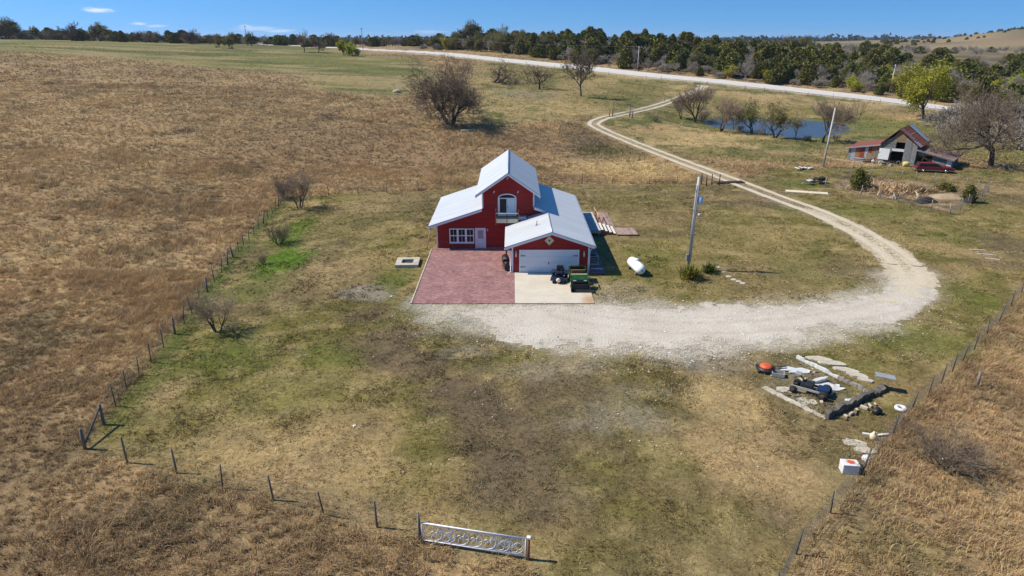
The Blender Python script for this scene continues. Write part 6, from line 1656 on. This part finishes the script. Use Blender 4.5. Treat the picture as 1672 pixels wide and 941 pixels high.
mb.add(vs, [tuple(int(q) for q in r) for r in grid_faces(n + 1, n + 1)], M['tarp'], True); mb.build('sheet', None, e)
for i, (u, v, lab) in enumerate(((1462, 325, 'pale bent branch heap left of the black tarp'), (1497, 322, 'bleached branch arching over the black tarp'))):
    e = thing('dead_branch', lab, 'branch', tuple(G(u, v)), i)
    for k_ in range(4): MB().tube([(-1.2 + .3 * k_, -.2 * k_, .05), (-.2, .1 * k_, .35 + .12 * k_), (1.0, .3 - .2 * k_, .1)], [.05, .05, .02], 6, M['stone' if k_ % 2 else 'lumber']).build('limb', None, e)
e = thing('dirt_mound', 'bare sandy mound at the right of the garden plot', 'mound', tuple(G(1545, 322)), scale=.8)
vs = []
for i in range(n + 1):
    for j in range(n + 1):
        x, y = i / n * 2 - 1, j / n * 2 - 1
        vs.append((x * 2.4, y * 1.7, .5 * max(0, 1 - x * x) * max(0, 1 - y * y) * (.7 + .6 * float(vnoise(np.array([x * 3.]), np.array([y * 3.]), 9)[0])) - .03))
MB().add(vs, [tuple(int(q) for q in r) for r in grid_faces(n + 1, n + 1)], simple('sandy soil', (.34, .25, .15), .95, var=.2, bump=.4), True).build('soil', None, e)
e = thing('old_trailer', 'dark old trailer frame with wheels outside the garden fence corner', 'trailer', tuple(G(1333, 300)), .45)
MB().b2(-1.9, 1.6, -.5, -.42, .38, .5, M['iron']).b2(-1.9, 1.6, .42, .5, .38, .5, M['iron']).b2(-1.9, -1.8, -.42, .42, .38, .5, M['iron']).b2(1.5, 1.6, -.42, .42, .38, .5, M['iron']).build('frame', None, e)
MB().b2(-.2, 1.5, -.4, .4, .5, .75, M['tarp']).build('load', None, e); MB().tube([(-1.9, 0, .44), (-2.9, 0, .25)], .05, 5, M['steel']).build('drawbar', None, e)
for y in (-.62, .62): wheel(e, .4, 0, .3, .3, .16, hub='steel').matrix_local = Matrix.Translation((.1, y, 0)) @ Matrix.Rotation(PI / 2, 4, 'Z') @ Matrix.Translation((-.4, 0, 0))
MB().b2(-1.7, -1.0, -.35, .35, .5, .62, M['whitesheet']).build('white_lid', None, e)
e = thing('pale_sheet', 'long pale board sheet lying flat on the grass beside the drive', 'sheet', tuple(G(1317, 315)), math.radians(-18)); MB().box((0, 0, .07), (5.0, 1.15, .10), M['cream']).build('sheet', None, e)
e = thing('white_debris', 'crumpled white sheeting with a red scrap on the grass left of the barn pole', 'debris', tuple(G(1311, 277)), .2)
for i in range(6): MB().box((0, 0, 0), (rs.uniform(.5, 1.2), rs.uniform(.3, .6), .12), M['whitesheet'], Matrix.Translation((-1 + .45 * i, rs.uniform(-.3, .3), rs.uniform(.1, .3))) @ Matrix.Rotation(rs.uniform(0, 3), 4, 'Z') @ Matrix.Rotation(rs.uniform(-.4, .4), 4, 'X')).build('scrap', None, e)
MB().box((-.2, .1, .5), (.35, .25, .2), M['red']).build('red_scrap', None, e)
for i, (u, v, q, lab) in enumerate(((1597, 409, .2, 'upper one of three bleached boards lying on the brown track'), (1607, 416, .35, 'middle one of three bleached boards lying on the brown track'), (1615, 423, .5, 'lowest of three bleached boards lying on the brown track'))):
    e = thing('bleached_board', lab, 'board', tuple(G(u, v)), -q); MB().b2(-.7 + .2 * i, .6 + .1 * i, -.09, .09, .0, .07, M['stone']).build('plank', None, e)
e = thing('pale_boulder', 'pale boulder lying alone in the pasture left of the big bare tree', 'boulder', tuple(G(648, 151))); MB().lathe([(.6, -.1), (.9, .2), (.75, .6), (.3, .8)], 8, M['stone'], smooth=False).build('rock', None, e)
e.scale = (1.3, .8, .9)
e = thing('pale_pipe', 'pale pole lying on the ground under the big bare tree', 'pole', tuple(G(766, 214)), .1); MB().tube([(-1.6, 0, .15), (1.6, 0, .2)], .09, 6, M['whitesheet']).build('pipe', None, e)

# ------------------------------------------------------------------ ruined foundation with junk
Q1, Q2, Q3, Q4 = [Vector(G(u, v)) for u, v in ((1301, 585), (1424, 646), (1349, 684), (1236, 627))]
fd = thing('ruined_foundation', 'broken rectangular stone foundation with dark near wall in the yard', 'foundation', tuple(Q1))
def wallseg(mb, a, b, h, t, mat, j=.08, n=7, z0=-.1):
    a, b = a - Q1, b - Q1
    for i in range(n):
        p, q = a.lerp(b, i / n), a.lerp(b, (i + 1) / n - .01)
        c = (p + q) / 2; d = q - p
        hh = h * rs.uniform(1 - j * 2, 1 + j * 2)
        mb.box((0, 0, 0), (d.length, t * rs.uniform(.9, 1.1), hh - z0), M[mat], Matrix.Translation((c.x + rs.gauss(0, j * .3), c.y + rs.gauss(0, j * .3), (hh + z0) / 2)) @ Matrix.Rotation(math.atan2(d.y, d.x) + rs.gauss(0, .03), 4, 'Z') @ Matrix.Rotation(rs.gauss(0, .03), 4, 'X'))
def wallstrip(name, a, b, h, t, mat, n=26, rag=.35, seed=0):
    """one run of broken wall: an uneven top and faces that wander a little"""
    R_ = random.Random(seed); a, b = a - Q1, b - Q1; d = (b - a); nrm_ = Vector((-d.y, d.x, 0)).normalized(); vs = []; fs = []
    hh = h
    for i in range(n + 1):
        c = a.lerp(b, i / n); hh = hh * .55 + h * R_.uniform(1 - rag, 1 + rag) * .45
        if R_.random() < .12: hh *= .6
        o_ = R_.gauss(0, t * .08); w_ = t * R_.uniform(.42, .56)
        for q, z in ((-w_, -.1), (-w_ * .95, hh * R_.uniform(.9, 1)), (w_ * .95, hh), (w_, -.1)): vs.append(c + nrm_ * (q + o_) + Vector((0, 0, z)))
    for i in range(n):
        for k_ in range(3): fs.append((i * 4 + k_, i * 4 + k_ + 1, i * 4 + 5 + k_, i * 4 + 4 + k_))
    fs += [(0, 3, 2, 1), (n * 4, n * 4 + 1, n * 4 + 2, n * 4 + 3)]
    return MB().add(vs, fs, M[mat]).build(name, None, fd)
wallstrip('dark_wall', Q3, Q2, .42, .24, 'dstone', 30, .3, 1)
wallstrip('back_wall', Q1, Q1.lerp(Q2, .58), .20, .15, 'whitesheet', 20, .15, 2)
wallstrip('back_wall', Q1.lerp(Q2, .58), Q2, .22, .18, 'gpost', 20, .4, 3)
wallstrip('low_kerb', Q4.lerp(Q3, .1), Q3, .05, .34, 'stone', 24, .8, 4)
wallstrip('wall_stub', Q2, Q2 + (Q2 - Q3) * .28, .3, .45, 'dstone', 8, .3, 5)
e = thing('steel_sheet', 'grey ribbed sheet lying on the corner of the ruined foundation', 'sheet', tuple(G(1441, 636)), -.35); MB().box((0, 0, .42), (1.0, .55, .05), M['steel'], Matrix.Translation((0, 0, .42)) @ Matrix.Rotation(.08, 4, 'Y')).build('sheet', None, e)
def sheet(name, label, u, v, L_, W_, rz, mat, seed, z=.06, cat='sheet'):
    e = thing(name, label, cat, tuple(G(u, v)), rz); R_ = random.Random(seed); n = 16; top = []
    for i in range(n):
        a = 2 * PI * i / n; r = R_.uniform(.72, 1.1); top.append((L_ / 2 * r * math.cos(a), W_ / 2 * r * math.sin(a), z + R_.uniform(-.02, .05)))
    MB().prism([(x, y, z_ - .05) for x, y, z_ in top], (0, 0, .05), M[mat]).build('sheet', None, e); return e
for i, (u, v, sx, sy, rz, lab) in enumerate(((1338, 588, 1.5, .7, -.3, 'first pale kerb stone at the far end of the ruined foundation'), (1359, 595, 1.6, .7, -.3, 'second pale kerb stone of the row beside the ruined foundation'), (1381, 606, 1.5, .65, -.42, 'third pale kerb stone of the row beside the ruined foundation'), (1399, 614, 1.3, .6, -.6, 'fourth pale kerb stone nearest the steel sheet'), (1413, 622, .9, .5, -.7, 'last small kerb stone next to the steel sheet'))):
    e = thing('kerb_stone', lab, 'stone', tuple(G(u, v)), rz); R_ = random.Random(40 + i); MB().prism([(sx * .52 * R_.uniform(.85, 1.1) * (1 if abs(math.cos(a_)) > .5 else .8) * math.cos(a_), sy * .52 * R_.uniform(.7, 1.1) * math.sin(a_), -.05) for a_ in [2 * PI * q / 9 + .2 for q in range(9)]], (0, 0, .17), M['stone']).build('block', None, e, .02)
sheet('white_sheet', 'large torn white sheet lying at the far left of the foundation', 1300, 606, 1.9, .8, -.25, 'whitesheet', 1)
sheet('white_sheet', 'torn white sheet lying on grass in the middle of the foundation', 1355, 633, 1.5, 1.0, -.3, 'whitesheet', 2)
sheet('white_sheet', 'narrow white strip beside the toppled mower in the foundation', 1338, 625, 1.3, .28, .45, 'whitesheet', 3, .25)
sheet('white_sheet', 'small white scrap close to the dark foundation wall', 1387, 655, .5, .3, -.2, 'plastic', 4)
sheet('flat_rock', 'pale dirt slab beside the toppled mower wheels', 1316, 656, 1.1, .8, -.3, 'stone', 5, .02, 'rock')
sheet('flat_rock', 'flat pale rock left of the toppled mower', 1283, 637, 1.2, .7, -.2, 'stone', 6, .02, 'rock')
sheet('flat_rock', 'upper flat tan rock below the foundation near the east fence', 1396, 724, 1.2, .75, -.4, 'stone', 7, .05, 'rock')
sheet('flat_rock', 'lower flat tan rock above the white box near the east fence', 1411, 737, 1.3, .7, -.1, 'stone', 8, .05, 'rock')
e = thing('toppled_mower', 'dark stripped mower chassis with pale frame sitting inside the foundation', 'mower', tuple(G(1322, 642)), -.62)
for x in (-.75, .75): MB().b2(x - .9 if False else -.95, .95, (.32 if x > 0 else -.40), (.40 if x > 0 else -.32), .30, .40, M['steel' if x < 0 else 'black']).build('frame', None, e)
for x, y, r in ((-.8, -.45, .2), (-.8, .45, .2), (.75, -.48, .27), (.75, .48, .27)):
    w_ = wheel(e, 0, 0, r, r, .2, hub='iron'); w_.matrix_local = Matrix.Translation((x, y, 0)) @ Matrix.Rotation(PI / 2, 4, 'Z')
MB().b2(-.5, .15, -.3, .3, .35, .62, M['black']).build('engine', None, e, .04)
MB().b2(.35, .95, -.28, .28, .36, .55, M['blue']).build('fender', None, e, .04)
MB().tube([(-.3, 0, .6), (-.75, .1, .98)], .04, 6, M['black']).b2(-.9, -.6, -.1, .3, .95, 1.0, M['steel']).build('steering_column', None, e)
e = thing('push_mower', 'red topped mower deck lying by the left end of the foundation', 'mower', tuple(G(1250, 606)), -.2)
MB().lathe([(.5, .08), (.56, .14), (.52, .26), (.3, .32)], 14, M['black']).build('deck', None, e); MB().lathe([(.38, .28), (.40, .34), (.25, .44), (.05, .46)], 12, M['red']).build('cover', None, e)
MB().tube([(.45, .15, .25), (1.15, .1, .38)], .03, 6, M['black']).tube([(.45, -.15, .25), (1.15, -.1, .38)], .03, 6, M['black']).build('handle', None, e)
for x, y in ((-.42, -.4), (-.42, .4), (.42, -.4), (.42, .4)): MB().lathe([(.04, -.05), (.11, -.05), (.11, .05), (.04, .05)], 10, M['rubber'], Matrix.Translation((x, y, .11)) @ Matrix.Rotation(PI / 2, 4, 'X')).build('wheel', None, e)
e = thing('grey_crate', 'grey flat crate right of the red topped mower deck', 'crate', tuple(G(1270, 614)), -.35)
MB().b2(-.35, .35, -.25, .25, .0, .06, M['barnwood']).b2(-.35, .35, -.25, -.2, .06, .26, M['steel']).b2(-.35, .35, .2, .25, .06, .26, M['steel']).b2(-.35, -.3, -.2, .2, .06, .26, M['steel']).b2(.3, .35, -.2, .2, .06, .26, M['steel']).build('box', None, e)
for i in range(9):
    t = i / 9; p = Q3.lerp(Q2, .12 + t * .75) + Vector((.35 + rs.uniform(-.1, .2), -.45 + rs.uniform(-.1, .15), 0))
    e = thing('rubble_stone', 'broken tan rubble stone along the outside of the dark foundation wall', 'stone', (p.x, p.y, float(H(p.x, p.y))), rs.uniform(0, 3), 'rubble along the dark foundation wall')
    MB().box((0, 0, .08), (rs.uniform(.2, .5), rs.uniform(.08, .2), rs.uniform(.08, .18)), M['stone' if i % 3 else 'ply']).build('stone', None, e, .03)
for i in range(26):
    p = Q1.lerp(Q2, rs.uniform(.08, .92)).lerp(Q4.lerp(Q3, rs.uniform(.1, .9)), rs.uniform(.1, .92))
    e = thing('rubble_stone', 'small pale rubble stone on the ground inside the ruined foundation', 'stone', (p.x, p.y, float(H(p.x, p.y))), rs.uniform(0, 3), 'rubble inside the foundation')
    MB().box((0, 0, .03), (rs.uniform(.1, .35), rs.uniform(.08, .2), rs.uniform(.05, .12)), M[rs.choice(['stone', 'dstone', 'stone', 'barnwood'])], Matrix.Rotation(rs.uniform(-.3, .3), 4, 'X')).build('stone', None, e, .02)
e = thing('bucket', 'black bucket lying between foundation and east fence', 'bucket', tuple(G(1430, 677)), .4); MB().lathe([(.14, -.18), (.19, .2), (.17, .2), (.12, -.14)], 12, M['black'], Matrix.Translation((0, 0, .19)) @ Matrix.Rotation(1.3, 4, 'Y')).build('pail', None, e)
MB().ring((.2, 0, .22), .18, .012, M['steel'], 'X', 12, 4, PI).build('handle', None, e)
e = thing('tyre_planter', 'white painted tyre lying flat near the east fence', 'tyre', tuple(G(1470, 670)), 0); MB().ring((0, 0, .12), .22, .10, M['plastic'], 'Z', 18, 8).build('tread', None, e); MB().lathe([(.02, .05), (.14, .05), (.14, .08), (.02, .08)], 10, M['dark']).build('hole_shade', None, e)  # near-black disc paints the shade in the tyre's middle
for i, (u, v, rz, L_, lab) in enumerate(((1417, 711, -.35, .5, 'short white plank left of the tan jug by the east fence'), (1439, 712, .15, .8, 'longer white plank right of the tan jug by the east fence'))):
    e = thing('white_plank', lab, 'plank', tuple(G(u, v)), rz); MB().b2(-L_ / 2, L_ / 2, -.06, .06, .02, .1, M['plastic']).build('plank', None, e)
e = thing('tan_jug', 'tan plastic jug standing between the two white planks', 'jug', tuple(G(1425, 717))); MB().lathe([(.13, 0), (.16, .05), (.16, .25), (.06, .36), (.05, .42)], 12, M['cream']).build('body', None, e); MB().ring((.12, 0, .3), .07, .02, M['cream'], 'Y', 10, 4).build('handle', None, e)
e = thing('white_box', 'white chest box with orange red splash on its lid near the east fence', 'box', tuple(G(1385, 770)), -.12)
MB().b2(-.36, .36, -.24, .24, .0, .42, M['plastic']).build('body', None, e, .03); MB().b2(-.37, .37, -.25, .25, .425, .50, M['plastic']).build('lid', None, e, .02)
R_ = random.Random(2); top = [(.03 + (.27 if i % 2 else .13) * R_.uniform(.7, 1.25) * math.cos(i * PI / 11), .02 + (.21 if i % 2 else .11) * R_.uniform(.7, 1.2) * math.sin(i * PI / 11), .503) for i in range(22)]
MB().prism(top, (0, 0, .006), M['red']).build('splash', None, e)
for i in range(5): MB().lathe([(.022, .503), (.02, .508)], 8, M['red'], Matrix.Translation((R_.uniform(-.25, .28), R_.uniform(-.16, .17), 0))).build('drop', None, e)
e = thing('white_bag', 'small crumpled white bag between the white box and fence post', 'bag', tuple(G(1414, 752)), .5); MB().lathe([(.1, 0), (.22, .06), (.18, .2), (.06, .3)], 7, M['plastic'], smooth=False).build('bag', None, e)
e = thing('black_bucket', 'black tub tipped behind the right side of the white box', 'tub', tuple(G(1402, 769)), .3); MB().lathe([(.12, -.15), (.16, .15), (.12, .14)], 10, M['black'], Matrix.Translation((0, 0, .16)) @ Matrix.Rotation(1.2, 4, 'Y')).build('tub_body', None, e)
MB().ring((0, 0, .16), .16, .012, M['black'], 'X', 12, 4).build('rim', None, e)

# ------------------------------------------------------------------ thin summer air
m = bpy.data.materials.new('thin air'); m.use_nodes = True; nt = m.node_tree; nt.nodes.clear()
out = nt.nodes.new('ShaderNodeOutputMaterial'); pv = nt.nodes.new('ShaderNodeVolumePrincipled'); nt.links.new(pv.outputs[0], out.inputs['Volume'])
pv.inputs['Color'].default_value = (.80, .90, 1, 1); pv.inputs['Density'].default_value = .00007; pv.inputs['Anisotropy'].default_value = .2
hz = MB(); hz.b2(-6600, 6600, -800, 7000, float(Hgrid.min()) - 1, float(Hgrid.max()) + 12, m); tag(hz.build('haze'), kind='stuff')
